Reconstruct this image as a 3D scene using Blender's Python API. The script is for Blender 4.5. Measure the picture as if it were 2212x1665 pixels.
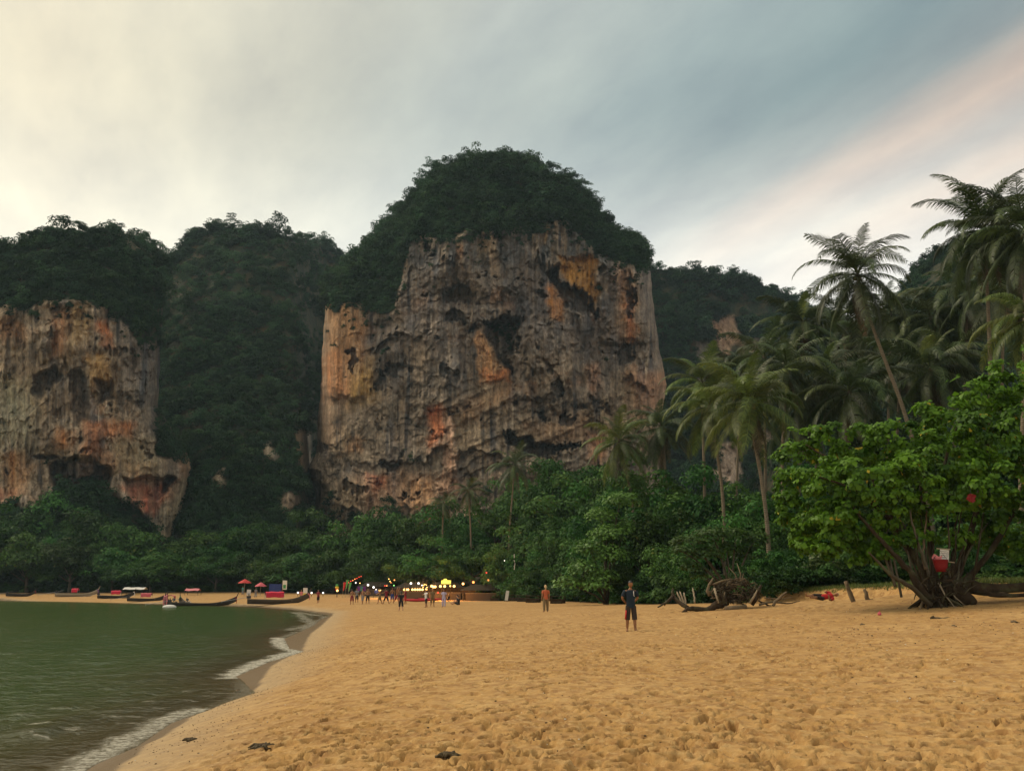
import bpy, bmesh, math, random
import numpy as np
from mathutils import Vector, Matrix

for o in list(bpy.data.objects): bpy.data.objects.remove(o)
scene = bpy.context.scene
COL = scene.collection
R = math.radians
random.seed(7)
rng = np.random.default_rng(11)

# ------------------------------------------------------------------ camera
# picture grid used for layout: 2212 x 1665, focal length 1995 of those units, pitched up
FW, FH, FPX = 2212.0, 1665.0, 1995.0
PITCH = R(12.3); CAMZ = 2.7
cam_d = bpy.data.cameras.new('camera'); cam = bpy.data.objects.new('camera', cam_d); COL.objects.link(cam)
cam_d.sensor_width = 36.0; cam_d.lens = 36.0 * FPX / FW
cam_d.clip_start = 0.1; cam_d.clip_end = 6000
cam.location = (0, 0, CAMZ); cam.rotation_euler = (R(90) + PITCH, 0, 0)
scene.camera = cam

# ------------------------------------------------------------------ sky
world = bpy.data.worlds.new('World'); scene.world = world; world.use_nodes = True
SUN_AZ, SUN_EL = R(-66), R(50)      # behind bright cloud, ahead and to the left
def build_sky():
    nt = world.node_tree; nt.nodes.clear(); L = nt.links.new
    N = lambda t: nt.nodes.new(t)
    def math_(op, a, b=None, c=None):
        m = N('ShaderNodeMath'); m.operation = op
        for i, v in enumerate((a, b, c)):
            if v is None: continue
            if isinstance(v, (int, float)): m.inputs[i].default_value = v
            else: L(v, m.inputs[i])
        return m.outputs[0]
    def ramp(fac, stops, interp='EASE'):
        r = N('ShaderNodeValToRGB'); r.color_ramp.interpolation = interp
        e = r.color_ramp.elements
        while len(e) < len(stops): e.new(0.5)
        for i, (p, c) in enumerate(stops):
            e[i].position = p; e[i].color = (*c, 1) if len(c) == 3 else c
        L(fac, r.inputs[0]); return r.outputs[0]
    def mix(fac, a, b):
        m = N('ShaderNodeMix'); m.data_type = 'RGBA'
        if isinstance(fac, (int, float)): m.inputs[0].default_value = fac
        else: L(fac, m.inputs[0])
        L(a, m.inputs[6]); L(b, m.inputs[7]); return m.outputs[2]
    tc = N('ShaderNodeTexCoord'); sep = N('ShaderNodeSeparateXYZ'); L(tc.outputs['Generated'], sep.inputs[0])
    x, y, z = sep.outputs
    zc = math_('MAXIMUM', z, 0.0)
    den = math_('ADD', zc, 0.12)
    q = math_('DIVIDE', math_('ADD', math_('MULTIPLY', x, .898), math_('MULTIPLY', y, .44)), den); r = math_('DIVIDE', math_('SUBTRACT', math_('MULTIPLY', y, .898), math_('MULTIPLY', x, .44)), den)
    # high cloud drawn out in streaks along the viewing direction
    cv = N('ShaderNodeCombineXYZ'); L(math_('MULTIPLY', q, 1.6), cv.inputs[0]); L(math_('MULTIPLY', r, 0.45), cv.inputs[1])
    n1 = N('ShaderNodeTexNoise'); n1.inputs['Scale'].default_value = 1.3; n1.inputs['Detail'].default_value = 5; n1.inputs['Roughness'].default_value = 0.55
    L(cv.outputs[0], n1.inputs['Vector'])
    cv2 = N('ShaderNodeCombineXYZ'); L(math_('MULTIPLY', q, 3.0), cv2.inputs[0]); L(math_('MULTIPLY', r, 1.4), cv2.inputs[1]); cv2.inputs[2].default_value = 4.3
    n2 = N('ShaderNodeTexNoise'); n2.inputs['Scale'].default_value = 1.7; n2.inputs['Detail'].default_value = 6; n2.inputs['Roughness'].default_value = 0.6
    L(cv2.outputs[0], n2.inputs['Vector'])
    qw = math_('ADD', q, math_('MULTIPLY', math_('SUBTRACT', n1.outputs[0], 0.5), 0.30))
    t = math_('ADD', math_('MULTIPLY', qw, 0.25), 0.25)            # q -1..3 -> 0..1
    def s(q_): return q_ * 0.25 + 0.25
    high = ramp(t, [(0.0, (.60, .58, .50)), (s(-.35), (.72, .66, .50)), (s(-.1), (.76, .69, .52)), (s(.15), (.64, .61, .49)), (s(.35), (.49, .495, .43)),
                    (s(.55), (.44, .475, .445)), (s(.80), (.31, .375, .375)), (s(1.02), (.225, .295, .305)), (s(1.16), (.27, .315, .315)),
                    (s(1.29), (.58, .46, .375)), (s(1.40), (.41, .395, .37)), (s(1.52), (.62, .485, .39)), (s(1.75), (.44, .43, .40)), (1.0, (.42, .44, .43))], 'LINEAR')
    hz = ramp(math_('ADD', math_('MULTIPLY', x, 0.5), 0.5),
              [(0.0, (.80, .75, .62)), (.28, (1.0, .95, .79)), (.5, (1.0, 1.0, .92)), (.72, (.93, .91, .84)), (1.0, (.60, .60, .58))], 'LINEAR')
    el = ramp(z, [(0.23, (0, 0, 0)), (0.50, (1, 1, 1))], 'EASE')
    cloud = mix(el, hz, high)
    wis = ramp(n2.outputs[0], [(0.28, (.82, .83, .86)), (0.72, (1.12, 1.11, 1.07))], 'LINEAR')
    mm = N('ShaderNodeMix'); mm.data_type = 'RGBA'; mm.blend_type = 'MULTIPLY'; mm.inputs[0].default_value = 1.0
    L(cloud, mm.inputs[6]); L(wis, mm.inputs[7])
    sky = N('ShaderNodeTexSky'); sky.sky_type = 'NISHITA'; sky.sun_disc = False
    sky.sun_elevation = SUN_EL; sky.sun_rotation = SUN_AZ; sky.air_density = 1.5; sky.dust_density = 3.0
    sc = N('ShaderNodeMix'); sc.data_type = 'RGBA'; sc.blend_type = 'MULTIPLY'; sc.inputs[0].default_value = 1.0
    L(sky.outputs[0], sc.inputs[6]); sc.inputs[7].default_value = (.07, .07, .07, 1)
    fin = mix(0.95, sc.outputs[2], mm.outputs[2])
    bg = N('ShaderNodeBackground'); L(fin, bg.inputs[0]); bg.inputs[1].default_value = SKY_STRENGTH
    out = N('ShaderNodeOutputWorld'); L(bg.outputs[0], out.inputs[0])
EXPOSURE = 0.85
SKY_STRENGTH = 0.70
build_sky()

# ------------------------------------------------------------------ sun (veiled by cloud: very soft)
sun_d = bpy.data.lights.new('sun', 'SUN'); sun_d.energy = 1.45; sun_d.angle = R(26); sun_d.color = (1.0, .86, .66)
sun = bpy.data.objects.new('sun', sun_d); COL.objects.link(sun)
sd = Vector((math.sin(SUN_AZ) * math.cos(SUN_EL), math.cos(SUN_AZ) * math.cos(SUN_EL), math.sin(SUN_EL)))
sun.rotation_euler = sd.to_track_quat('Z', 'Y').to_euler()

vs = scene.view_settings; vs.view_transform = 'Standard'; vs.look = 'None'; vs.gamma = 1.0; vs.exposure = EXPOSURE; vs.use_curve_mapping = False
scene.render.engine = 'CYCLES'
scene.cycles.use_denoising = True
scene.cycles.max_bounces = 6; scene.cycles.diffuse_bounces = 3; scene.cycles.glossy_bounces = 3
scene.cycles.transparent_max_bounces = 12; scene.cycles.volume_bounces = 0
scene.cycles.sample_clamp_indirect = 4.0

# ------------------------------------------------------------------ helpers
cp, sp_ = math.cos(PITCH), math.sin(PITCH)
def ray(px, py):
    dx = (np.asarray(px, float) - FW / 2) / FPX; dy = (FH / 2 - np.asarray(py, float)) / FPX
    return dx, cp - dy * sp_, sp_ + dy * cp
def W(px, py, Y):
    """world point seen at picture place (px,py) that lies Y metres ahead"""
    dx, fy, uz = ray(px, py); k = np.asarray(Y, float) / fy
    return dx * k, np.asarray(Y, float) + 0 * k, CAMZ + uz * k
def P(px, py, Y):
    a, b, c = W(px, py, Y); return Vector((float(a), float(b), float(c)))
def PZ(px, py, z):
    """point on the level z seen at (px,py)"""
    dx, fy, uz = ray(px, py); k = (z - CAMZ) / uz
    return float(dx * k), float(fy * k)
def to_px(x, y, z):
    zz = z - CAMZ; f = y * cp + zz * sp_; u = -y * sp_ + zz * cp
    return FW / 2 + FPX * x / f, FH / 2 - FPX * u / f
def mpp(Y): return Y / (FPX * 1.02)          # metres per picture unit at distance Y

_perm = np.random.default_rng(3).permutation(256).astype(np.int64); _perm = np.concatenate([_perm, _perm, _perm])
_grad = np.random.default_rng(4).normal(size=(256, 3)); _grad /= np.linalg.norm(_grad, axis=1)[:, None]
def noise3(x, y, z):
    x, y, z = np.broadcast_arrays(np.asarray(x, float), np.asarray(y, float), np.asarray(z, float))
    xi, yi, zi = np.floor(x).astype(np.int64), np.floor(y).astype(np.int64), np.floor(z).astype(np.int64)
    xf, yf, zf = x - xi, y - yi, z - zi
    u, v, w = (t * t * t * (t * (t * 6 - 15) + 10) for t in (xf, yf, zf))
    xi &= 255; yi &= 255; zi &= 255
    def g(a, b, c):
        h = _perm[_perm[_perm[(xi + a) & 255] + ((yi + b) & 255)] + ((zi + c) & 255)] & 255
        G = _grad[h]; return G[..., 0] * (xf - a) + G[..., 1] * (yf - b) + G[..., 2] * (zf - c)
    def lerp(t, a, b): return a + t * (b - a)
    return 1.6 * lerp(w, lerp(v, lerp(u, g(0,0,0), g(1,0,0)), lerp(u, g(0,1,0), g(1,1,0))),
                         lerp(v, lerp(u, g(0,0,1), g(1,0,1)), lerp(u, g(0,1,1), g(1,1,1))))
def fbm(x, y, z, o=4, gain=.5, lac=2.03):
    s = 0; a = 1.0; t = 0
    for i in range(o):
        s = s + a * noise3(x + 17.3 * i, y + 9.1 * i, z - 5.7 * i); t += a; a *= gain; x = x * lac; y = y * lac; z = z * lac
    return s / t
def ridged(x, y, z, o=3): 
    s = 0; a = 1.0; t = 0
    for i in range(o):
        s = s + a * (1 - 2 * np.abs(noise3(x + 7.7 * i, y - 3.1 * i, z + 2.9 * i))); t += a; a *= .5; x = x * 2.1; y = y * 2.1; z = z * 2.1
    return s / t
def sstep(a, b, x):
    t = np.clip((x - a) / (b - a), 0, 1); return t * t * (3 - 2 * t)
def seg_dist(X, Y, pts, closed=False):
    pts = np.asarray(pts, float); d = np.full(np.shape(X), 1e9)
    n = len(pts) if closed else len(pts) - 1
    for i in range(n):
        a = pts[i]; b = pts[(i + 1) % len(pts)]; ab = b - a; L2 = max(ab @ ab, 1e-9)
        t = np.clip(((X - a[0]) * ab[0] + (Y - a[1]) * ab[1]) / L2, 0, 1)
        d = np.minimum(d, (X - a[0] - t * ab[0]) ** 2 + (Y - a[1] - t * ab[1]) ** 2)
    return np.sqrt(d)
def inside(X, Y, pts):
    pts = np.asarray(pts, float); c = np.zeros(np.shape(X), bool); n = len(pts)
    for i in range(n):
        x1, y1 = pts[i]; x2, y2 = pts[(i + 1) % n]
        if y1 == y2: continue
        c ^= ((y1 > Y) != (y2 > Y)) & (X < (x2 - x1) * (Y - y1) / (y2 - y1) + x1)
    return c
def poly_mask(X, Y, pts, soft):
    """1 inside the polygon, 0 outside, soft edge"""
    d = seg_dist(X, Y, pts, True); d = np.where(inside(X, Y, pts), d, -d)
    return sstep(-soft, soft, d)

# ---- object helpers
def tag(o, label=None, cat=None, group=None, kind=None):
    if label: o['label'] = label
    if cat: o['category'] = cat
    if group: o['group'] = group
    if kind: o['kind'] = kind
    return o
def empty(name, loc=(0, 0, 0), rz=0.0):
    o = bpy.data.objects.new(name, None); COL.objects.link(o); o.location = loc; o.rotation_euler = (0, 0, rz)
    o.empty_display_size = .2; return o
def mobj(name, me, mat=None, parent=None, smooth=False):
    o = bpy.data.objects.new(name, me); COL.objects.link(o)
    if mat is not None and not me.materials: me.materials.append(mat)
    if parent is not None: o.parent = parent
    if smooth and len(me.polygons): me.polygons.foreach_set('use_smooth', [True] * len(me.polygons))
    return o
def mesh_np(name, V, F, attrs=None, smooth=False):
    """V (n,3), F (m,3 or 4) -> mesh ; attrs: name -> (n,) float or (n,3) colour"""
    V = np.asarray(V, np.float32); F = np.asarray(F, np.int32)
    me = bpy.data.meshes.new(name); me.vertices.add(len(V)); me.vertices.foreach_set('co', V.ravel())
    k = F.shape[1]; me.loops.add(F.size); me.loops.foreach_set('vertex_index', F.ravel())
    me.polygons.add(len(F)); me.polygons.foreach_set('loop_start', np.arange(0, F.size, k, dtype=np.int32))
    me.polygons.foreach_set('loop_total', np.full(len(F), k, np.int32))
    if smooth: me.polygons.foreach_set('use_smooth', np.ones(len(F), bool))
    for nm, a in (attrs or {}).items():
        a = np.asarray(a, np.float32)
        if a.ndim == 1:
            at = me.attributes.new(nm, 'FLOAT', 'POINT'); at.data.foreach_set('value', a)
        else:
            at = me.attributes.new(nm, 'FLOAT_COLOR', 'POINT'); c = np.ones((len(a), 4), np.float32); c[:, :3] = a[:, :3]
            at.data.foreach_set('color', c.ravel())
    me.update(calc_edges=True); me.validate(); return me
def grid_faces(nr, nc):
    i = np.arange(nr - 1)[:, None] * nc + np.arange(nc - 1)[None, :]
    return np.stack([i, i + 1, i + nc + 1, i + nc], -1).reshape(-1, 4)

class MB:
    """collects boxes, tubes and sheets into one mesh"""
    def __init__(s): s.v = []; s.f = []
    def add(s, V, F):
        b = len(s.v); s.v += [tuple(map(float, p)) for p in V]; s.f += [tuple(b + i for i in f) for f in F]; return s
    def box(s, c, d, M=None):
        x, y, z = (k / 2 for k in d); V = [Vector((sx * x, sy * y, sz * z)) for sz in (-1, 1) for sx, sy in ((-1, -1), (1, -1), (1, 1), (-1, 1))]
        if M is not None: V = [M @ p for p in V]
        c = Vector(c); V = [p + c for p in V]
        return s.add(V, [(3, 2, 1, 0), (4, 5, 6, 7), (0, 1, 5, 4), (1, 2, 6, 5), (2, 3, 7, 6), (3, 0, 4, 7)])
    def tube(s, pts, rad, n=8, cap=True, rough=0.0, rs=None):
        pts = [Vector(p) for p in pts]; m = len(pts)
        if not hasattr(rad, '__len__'): rad = [rad] * m
        V = []; F = []; up = Vector((0, 0, 1)); prev = None
        for i, p in enumerate(pts):
            t = (pts[min(i + 1, m - 1)] - pts[max(i - 1, 0)]).normalized()
            if prev is None:
                a = t.cross(up); a = a if a.length > .05 else t.cross(Vector((1, 0, 0)))
            else: a = prev - t * prev.dot(t)
            a.normalize(); prev = a; b = t.cross(a)
            for k in range(n):
                an = 2 * math.pi * k / n; rr = rad[i] * (1 + (rs.uniform(-rough, rough) if rs else 0))
                V.append(p + (a * math.cos(an) + b * math.sin(an)) * rr)
        for i in range(m - 1):
            for k in range(n):
                F.append((i * n + k, i * n + (k + 1) % n, (i + 1) * n + (k + 1) % n, (i + 1) * n + k))
        if cap: F += [tuple(range(n - 1, -1, -1)), tuple((m - 1) * n + k for k in range(n))]
        return s.add(V, F)
    def ball(s, c, r, n=8, m=6):
        c = Vector(c); r = r if hasattr(r, '__len__') else (r, r, r); V = []; F = []
        for i in range(m + 1):
            th = math.pi * i / m
            for k in range(n):
                ph = 2 * math.pi * k / n
                V.append(c + Vector((r[0] * math.sin(th) * math.cos(ph), r[1] * math.sin(th) * math.sin(ph), r[2] * math.cos(th))))
        for i in range(m):
            for k in range(n): F.append((i * n + k, (i + 1) * n + k, (i + 1) * n + (k + 1) % n, i * n + (k + 1) % n))
        return s.add(V, F)
    def grid(s, rows):
        nr, nc = len(rows), len(rows[0])
        return s.add([p for r in rows for p in r], [(i * nc + j, i * nc + j + 1, (i + 1) * nc + j + 1, (i + 1) * nc + j) for i in range(nr - 1) for j in range(nc - 1)])
    def mesh(s, name, smooth=False):
        me = bpy.data.meshes.new(name); me.from_pydata(s.v, [], s.f)
        if smooth: me.polygons.foreach_set('use_smooth', [True] * len(me.polygons))
        me.update(); return me
    def build(s, name, mat, parent=None, smooth=False):
        return mobj(name, s.mesh(name, smooth), mat, parent)

# ---- materials
MATS = {}
class NB:
    def __init__(s, name):
        s.m = bpy.data.materials.new(name); s.m.use_nodes = True; s.nt = s.m.node_tree; s.nt.nodes.clear()
        s.out = s.nt.nodes.new('ShaderNodeOutputMaterial')
    def n(s, t, **kw):
        nd = s.nt.nodes.new(t)
        for k, v in kw.items(): setattr(nd, k, v)
        return nd
    def set(s, inp, v):
        if hasattr(v, 'links') or isinstance(v, bpy.types.NodeSocket): s.nt.links.new(v, inp)
        elif isinstance(v, (tuple, list)) and len(v) == 3 and inp.type == 'RGBA': inp.default_value = (*v, 1)
        else: inp.default_value = v
    def math(s, op, a, b=0.0, c=None):
        m = s.n('ShaderNodeMath', operation=op); s.set(m.inputs[0], a); s.set(m.inputs[1], b)
        if c is not None: s.set(m.inputs[2], c)
        return m.outputs[0]
    def mix(s, fac, a, b, bt='MIX'):
        m = s.n('ShaderNodeMix', data_type='RGBA', blend_type=bt); s.set(m.inputs[0], fac); s.set(m.inputs[6], a); s.set(m.inputs[7], b); return m.outputs[2]
    def attr(s, name): return s.n('ShaderNodeAttribute', attribute_name=name)
    def noise(s, scale, detail=4, rough=.55, vec=None, mapscale=None, kind='Object'):
        if vec is None:
            vec = s.n('ShaderNodeTexCoord').outputs[kind]
        if mapscale:
            mp = s.n('ShaderNodeMapping'); s.set(mp.inputs['Vector'], vec); mp.inputs['Scale'].default_value = mapscale; vec = mp.outputs[0]
        t = s.n('ShaderNodeTexNoise'); t.inputs['Scale'].default_value = scale; t.inputs['Detail'].default_value = detail; t.inputs['Roughness'].default_value = rough
        s.set(t.inputs['Vector'], vec); return t.outputs[0]
    def ramp(s, fac, stops, interp='LINEAR'):
        r = s.n('ShaderNodeValToRGB'); r.color_ramp.interpolation = interp; e = r.color_ramp.elements
        while len(e) < len(stops): e.new(.5)
        for i, (p, c) in enumerate(stops):
            c = (c, c, c) if isinstance(c, (int, float)) else c
            e[i].position = p; e[i].color = (*c, 1)
        s.set(r.inputs[0], fac); return r.outputs[0]
    def bump(s, h, strength=.5, dist=.1):
        b = s.n('ShaderNodeBump'); s.set(b.inputs['Height'], h); b.inputs['Strength'].default_value = strength; b.inputs['Distance'].default_value = dist; return b.outputs[0]
    def bsdf(s, color, rough=.8, normal=None, spec=.3, **kw):
        b = s.n('ShaderNodeBsdfPrincipled'); s.set(b.inputs['Base Color'], color); s.set(b.inputs['Roughness'], rough)
        b.inputs['Specular IOR Level'].default_value = spec
        if normal is not None: s.set(b.inputs['Normal'], normal)
        for k, v in kw.items(): s.set(b.inputs[k], v)
        return b.outputs[0]
    def done(s, sh):
        s.nt.links.new(sh, s.out.inputs[0]); MATS[s.m.name] = s.m; return s.m
def simple(name, col, rough=.7, var=.25, scale=6.0, spec=.3, bump=0.0, metallic=0.0):
    """plain coloured surface with mottling and a little relief"""
    b = NB(name); n = b.noise(scale, 4)
    c = b.mix(n, tuple(k * (1 - var) for k in col), tuple(min(1, k * (1 + var)) for k in col))
    return b.done(b.bsdf(c, rough, b.bump(n, bump, .03) if bump else None, spec, Metallic=metallic))
# ================================================================== beach: lie of the land
SHORE_PX = [(-60, 1790), (100, 1705), (185, 1665), (208, 1650), (297, 1612), (371, 1561), (432, 1541), (482, 1520), (552, 1496), (526, 1472), (512, 1460), (578, 1431),
            (656, 1407), (626, 1401), (615, 1379), (678, 1351), (693, 1338), (715, 1329), (675, 1321), (630, 1316), (556, 1310.5), (500, 1308.5),
            (370, 1305), (222, 1300.5), (111, 1298.3), (0, 1297)]
SHORE = [(-30., -200.), (-12., -60.), (-8., -10.), (-7.2, 4.)] + [PZ(a, b, 0.) for a, b in SHORE_PX] + [(-190., 205.), (-330., 190.), (-900., 160.)]
SWASH_PX = [(220, 1760), (304, 1665), (315, 1627), (371, 1597), (419, 1560), (437, 1544), (482, 1519), (552, 1494), (578, 1466), (630, 1423), (657, 1405),
            (667, 1386), (697, 1353), (721, 1327), (675, 1320), (630, 1315), (556, 1309.5)]
SWASH = [(-10., -60.), (-6.5, -10.), (-5.6, 4.)] + [PZ(a, b, 0.) for a, b in SWASH_PX] + [PZ(370, 1304.5, 0.), PZ(0, 1296.5, 0.), (-190., 206.), (-900., 162.)]
SEA_POLY = SHORE + [(-3000., 160.), (-3000., -200.)]
WET_POLY = SWASH + [(-3000., 160.), (-3000., -60.)]

def shore_sd(X, Y):
    """metres inland of the waterline (negative in the sea)"""
    d = seg_dist(X, Y, SHORE); return np.where(inside(X, Y, SEA_POLY), -d, d)
CTRL = [(1106, 1665, 8.2), (1362, 1363, 34), (1178, 1322, 60), (1250, 1298, 109), (1450, 1317, 47), (1650, 1303, 55), (1795, 1299, 47), (2040, 1316, 38),
        (2212, 1296, 38), (2212, 1640, 9.5), (2212, 1400, 18.5), (1700, 1450, 18.5), (1106, 1400, 25), (1040, 1300, 142), (1600, 1665, 8.2), (1106, 1340, 46), (1500, 1380, 30), (1750, 1340, 36), (1950, 1340, 34),
        (2212, 1345, 27), (1350, 1306, 85), (1000, 1290, 165)]
XY0 = [(W(a, b, c)) for a, b, c in CTRL]
CX = [p[0] for p in XY0]; CY = [p[1] for p in XY0]; CZ = [p[2] for p in XY0]
for x, y, z in [(-14., 125., .9), (-25., 165., .8), (0., -20., 1.3), (20., 0., 1.5), (40., 20., 2.0), (40., 60., 2.7), (60., 120., 3.2), (0., 200., 2.2), (60., 200., 4.), (-60., 215., 1.7), (-110., 225., 1.7), (-200., 230., 2.), (200., 100., 6.), (10., -200., 2.), (-60., 300., 6.), (100., 300., 9.), (-200., 320., 7.)]:
    CX.append(x); CY.append(y); CZ.append(z)
CX, CY, CZ = (np.array(v, float) for v in (CX, CY, CZ))
def fade(s): return 1 - np.exp(-np.maximum(s, 0) / 3.5)
_s = shore_sd(CX, CY); CH = CZ / np.maximum(fade(_s), .25)
def _phi(r2): return np.where(r2 > 0, .5 * r2 * np.log(np.maximum(r2, 1e-12)), 0)
_K = _phi((CX[:, None] - CX) ** 2 + (CY[:, None] - CY) ** 2) + np.eye(len(CX)) * 30.0
_Pm = np.stack([np.ones_like(CX), CX, CY], 1)
_A = np.block([[_K, _Pm], [_Pm.T, np.zeros((3, 3))]])
_sol = np.linalg.solve(_A, np.concatenate([CH, np.zeros(3)])); _w, _a = _sol[:-3], _sol[-3:]
def plateau(X, Y):
    Xc = np.clip(X, -250, 230); Yc = np.clip(Y, -200, 330)
    r = _a[0] + _a[1] * Xc + _a[2] * Yc
    for x, y, w in zip(CX, CY, _w): r = r + w * _phi((Xc - x) ** 2 + (Yc - y) ** 2)
    return np.clip(r, .6, 12)
# eroded bank under the trees on the right (foot line, seen from the camera left to right)
BANK = [W(1628, 1300, 62)[:2], W(1690, 1296, 57)[:2], W(1800, 1290, 53)[:2], W(1900, 1288, 51)[:2], W(1990, 1285, 47)[:2], W(2080, 1290, 43)[:2], W(2230, 1290, 41)[:2], (40., 36.)]
BANK = [(float(a), float(b)) for a, b in BANK]
BANK_POLY = BANK + [(200., 36.), (200., 200.), (BANK[0][0] + 8, 200.), (BANK[0][0] + 2, 75.)]
def ground_z(X, Y):
    X = np.asarray(X, float); Y = np.asarray(Y, float)
    s = shore_sd(X, Y)
    z = plateau(X, Y) * fade(s)
    z = np.where(s < 0, np.maximum(s * .11, -4), z)
    near = np.clip((X > 5) & (Y > 25) & (Y < 140), 0, 1)
    if np.any(near):
        d = seg_dist(X, Y, BANK_POLY, True); d = np.where(inside(X, Y, BANK_POLY), d, -d)
        d = d + .35 * fbm(X * .8, Y * .8, 0 * X, 3) 
        z = z + near * .62 * sstep(-.25, .75, d) * sstep(0, 2.5, d + 2.0)
    # mound of sand in front of the big tree
    mx, my = float(W(1960, 1290, 44)[0]), 44.
    z = z + .30 * np.exp(-((X - mx) / 2.2) ** 2 - ((Y - my) / 1.6) ** 2)
    return z
def gz(x, y): return float(ground_z(np.array([x]), np.array([y]))[0])
def on_ground(px, py, Y0=None):
    """walk down the sight line until it meets the land"""
    dx, fy, uz = ray(px, py); ks = np.linspace(5, 330, 6500); X = dx * ks; Y = fy * ks; Z = CAMZ + uz * ks
    g = ground_z(X, Y); i = np.argmax(Z < g) if np.any(Z < g) else len(ks) - 1
    return Vector((float(X[i]), float(Y[i]), float(g[i])))

def build_beach():
    # polar sheet about the camera: fine where it is looked at, coarse elsewhere, out to the horizon
    th = np.concatenate([np.linspace(-180, -40, 36)[:-1], np.linspace(-40, -33, 8)[:-1], np.linspace(-33, 33, 520), np.linspace(33, 40, 8)[1:], np.linspace(40, 180, 36)[1:]])
    th = np.radians(th)
    rr = np.concatenate([np.linspace(.5, 5.5, 8)[:-1], np.geomspace(5.5, 26, 520)[:-1], np.geomspace(26, 70, 170)[:-1], np.geomspace(70, 260, 110)[:-1], np.geomspace(260, 3000, 12)])
    Rr, T = np.meshgrid(rr, th, indexing='ij'); X = Rr * np.sin(T); Y = Rr * np.cos(T)
    s = shore_sd(X, Y); Z = ground_z(X, Y)
    dsw = seg_dist(X, Y, SWASH); wet = np.where(inside(X, Y, WET_POLY), dsw, -dsw)
    wet = wet + .12 * fbm(X * 1.3, Y * 1.3, 0 * X, 3)
    # soft lumps, then footprints
    dry = sstep(.6, 2.6, -wet)
    amp = dry * (1 - sstep(60, 130, Rr))
    soft = fbm(X * .5, Y * .5, 3 + 0 * X, 3)
    Z = Z + amp * (.06 * soft + .016 * fbm(X * 2.6, Y * 2.6, 9 + 0 * X, 4, .6))
    Z = Z + .02 * sstep(.0, .8, -wet) * np.clip(fbm(X * 6, Y * 6, 2 + 0 * X, 2), -1, 1) * (1 - dry) * sstep(25, 12, Rr)
    D = np.zeros_like(Z); RM = np.zeros_like(Z); r2 = np.random.default_rng(5)
    lt = th
    nf = 0
    # prints in walked lines plus random scuffs; denser in trampled places
    cand = []
    for k in range(330):
        r0 = r2.uniform(6.5, 50); a0 = R(r2.uniform(-30, 31)); x, y = r0 * math.sin(a0), r0 * math.cos(a0); hd = r2.normal(.35, .9); st = r2.uniform(.55, .75)
        for j in range(int(r2.uniform(4, 22))):
            hd += r2.normal(0, .10); x += st * math.sin(hd); y += st * math.cos(hd); sd_ = (-1) ** j * .11
            cand.append((x + sd_ * math.cos(hd), y - sd_ * math.sin(hd), hd + r2.normal(0, .25), r2.uniform(.11, .15), r2.uniform(.045, .065), r2.uniform(.06, .11)))
    for k in range(8200):
        r0 = 6.3 * math.exp(r2.uniform(0, 1) * math.log(55 / 6.3)); a0 = R(r2.uniform(-31, 31)); x, y = r0 * math.sin(a0), r0 * math.cos(a0)
        cand.append((x, y, r2.uniform(0, 6.3), r2.uniform(.04, .15), r2.uniform(.03, .07), r2.uniform(.02, .10) * r2.uniform(.3, 1)))
    for x, y, hd, la, lb, dp in cand:
        r0 = math.hypot(x, y); a0 = math.atan2(x, y)
        if r0 < 6 or r0 > 65 or abs(a0) > R(33): continue
        m = la * 2.2
        i0, i1 = np.searchsorted(rr, [r0 - m, r0 + m]); j0, j1 = np.searchsorted(th, [a0 - m / r0, a0 + m / r0])
        if i1 - i0 < 2 or j1 - j0 < 2: continue
        xs = X[i0:i1, j0:j1] - x; ys = Y[i0:i1, j0:j1] - y
        u = (xs * math.sin(hd) + ys * math.cos(hd)) / la; v = (xs * math.cos(hd) - ys * math.sin(hd)) / lb
        q = u * u + v * v
        D[i0:i1, j0:j1] = np.minimum(D[i0:i1, j0:j1], -dp * np.exp(-q * q * q * .9)); RM[i0:i1, j0:j1] = np.maximum(RM[i0:i1, j0:j1], .30 * dp * np.exp(-(np.sqrt(q) - 1.4) ** 2 * 8))
    D = D + RM * sstep(-.02, 0, D)
    Z = Z + 1.2 * D * amp * (.55 + .75 * sstep(-.35, .35, fbm(X * .16, Y * .16, 21 + 0 * X, 3)))
    V = np.stack([X, Y, Z], -1).reshape(-1, 3)
    wetm = sstep(-.06, .10, wet); damp = sstep(-2.4, .1, wet)
    veg = np.zeros_like(Z)
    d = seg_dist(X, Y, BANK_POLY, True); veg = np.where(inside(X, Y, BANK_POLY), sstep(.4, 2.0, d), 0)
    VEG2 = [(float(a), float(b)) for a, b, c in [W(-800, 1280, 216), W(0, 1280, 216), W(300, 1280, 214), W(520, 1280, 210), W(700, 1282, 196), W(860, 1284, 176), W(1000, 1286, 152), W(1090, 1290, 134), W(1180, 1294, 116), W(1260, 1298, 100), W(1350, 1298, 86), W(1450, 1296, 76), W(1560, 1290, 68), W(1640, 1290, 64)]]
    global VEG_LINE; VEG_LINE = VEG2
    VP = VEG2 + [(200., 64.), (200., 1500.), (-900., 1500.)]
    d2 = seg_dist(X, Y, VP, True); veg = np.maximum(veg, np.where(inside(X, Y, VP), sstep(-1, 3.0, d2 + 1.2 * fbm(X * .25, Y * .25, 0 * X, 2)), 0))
    me = mesh_np('beach', V, grid_faces(len(rr), len(th)), {'wet': wetm.ravel(), 'damp': damp.ravel(), 'veg': veg.ravel(), 'pit': np.clip(-D / .06, -1, 1).ravel()}, smooth=True)
    b = NB('sand'); tc = b.n('ShaderNodeTexCoord').outputs['Object']
    n1 = b.noise(.35, 5, .6, tc); n2 = b.noise(26, 3, .7, tc); n3 = b.noise(2.6, 5, .65, tc); n4 = b.noise(7, 4, .6, tc)
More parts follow.
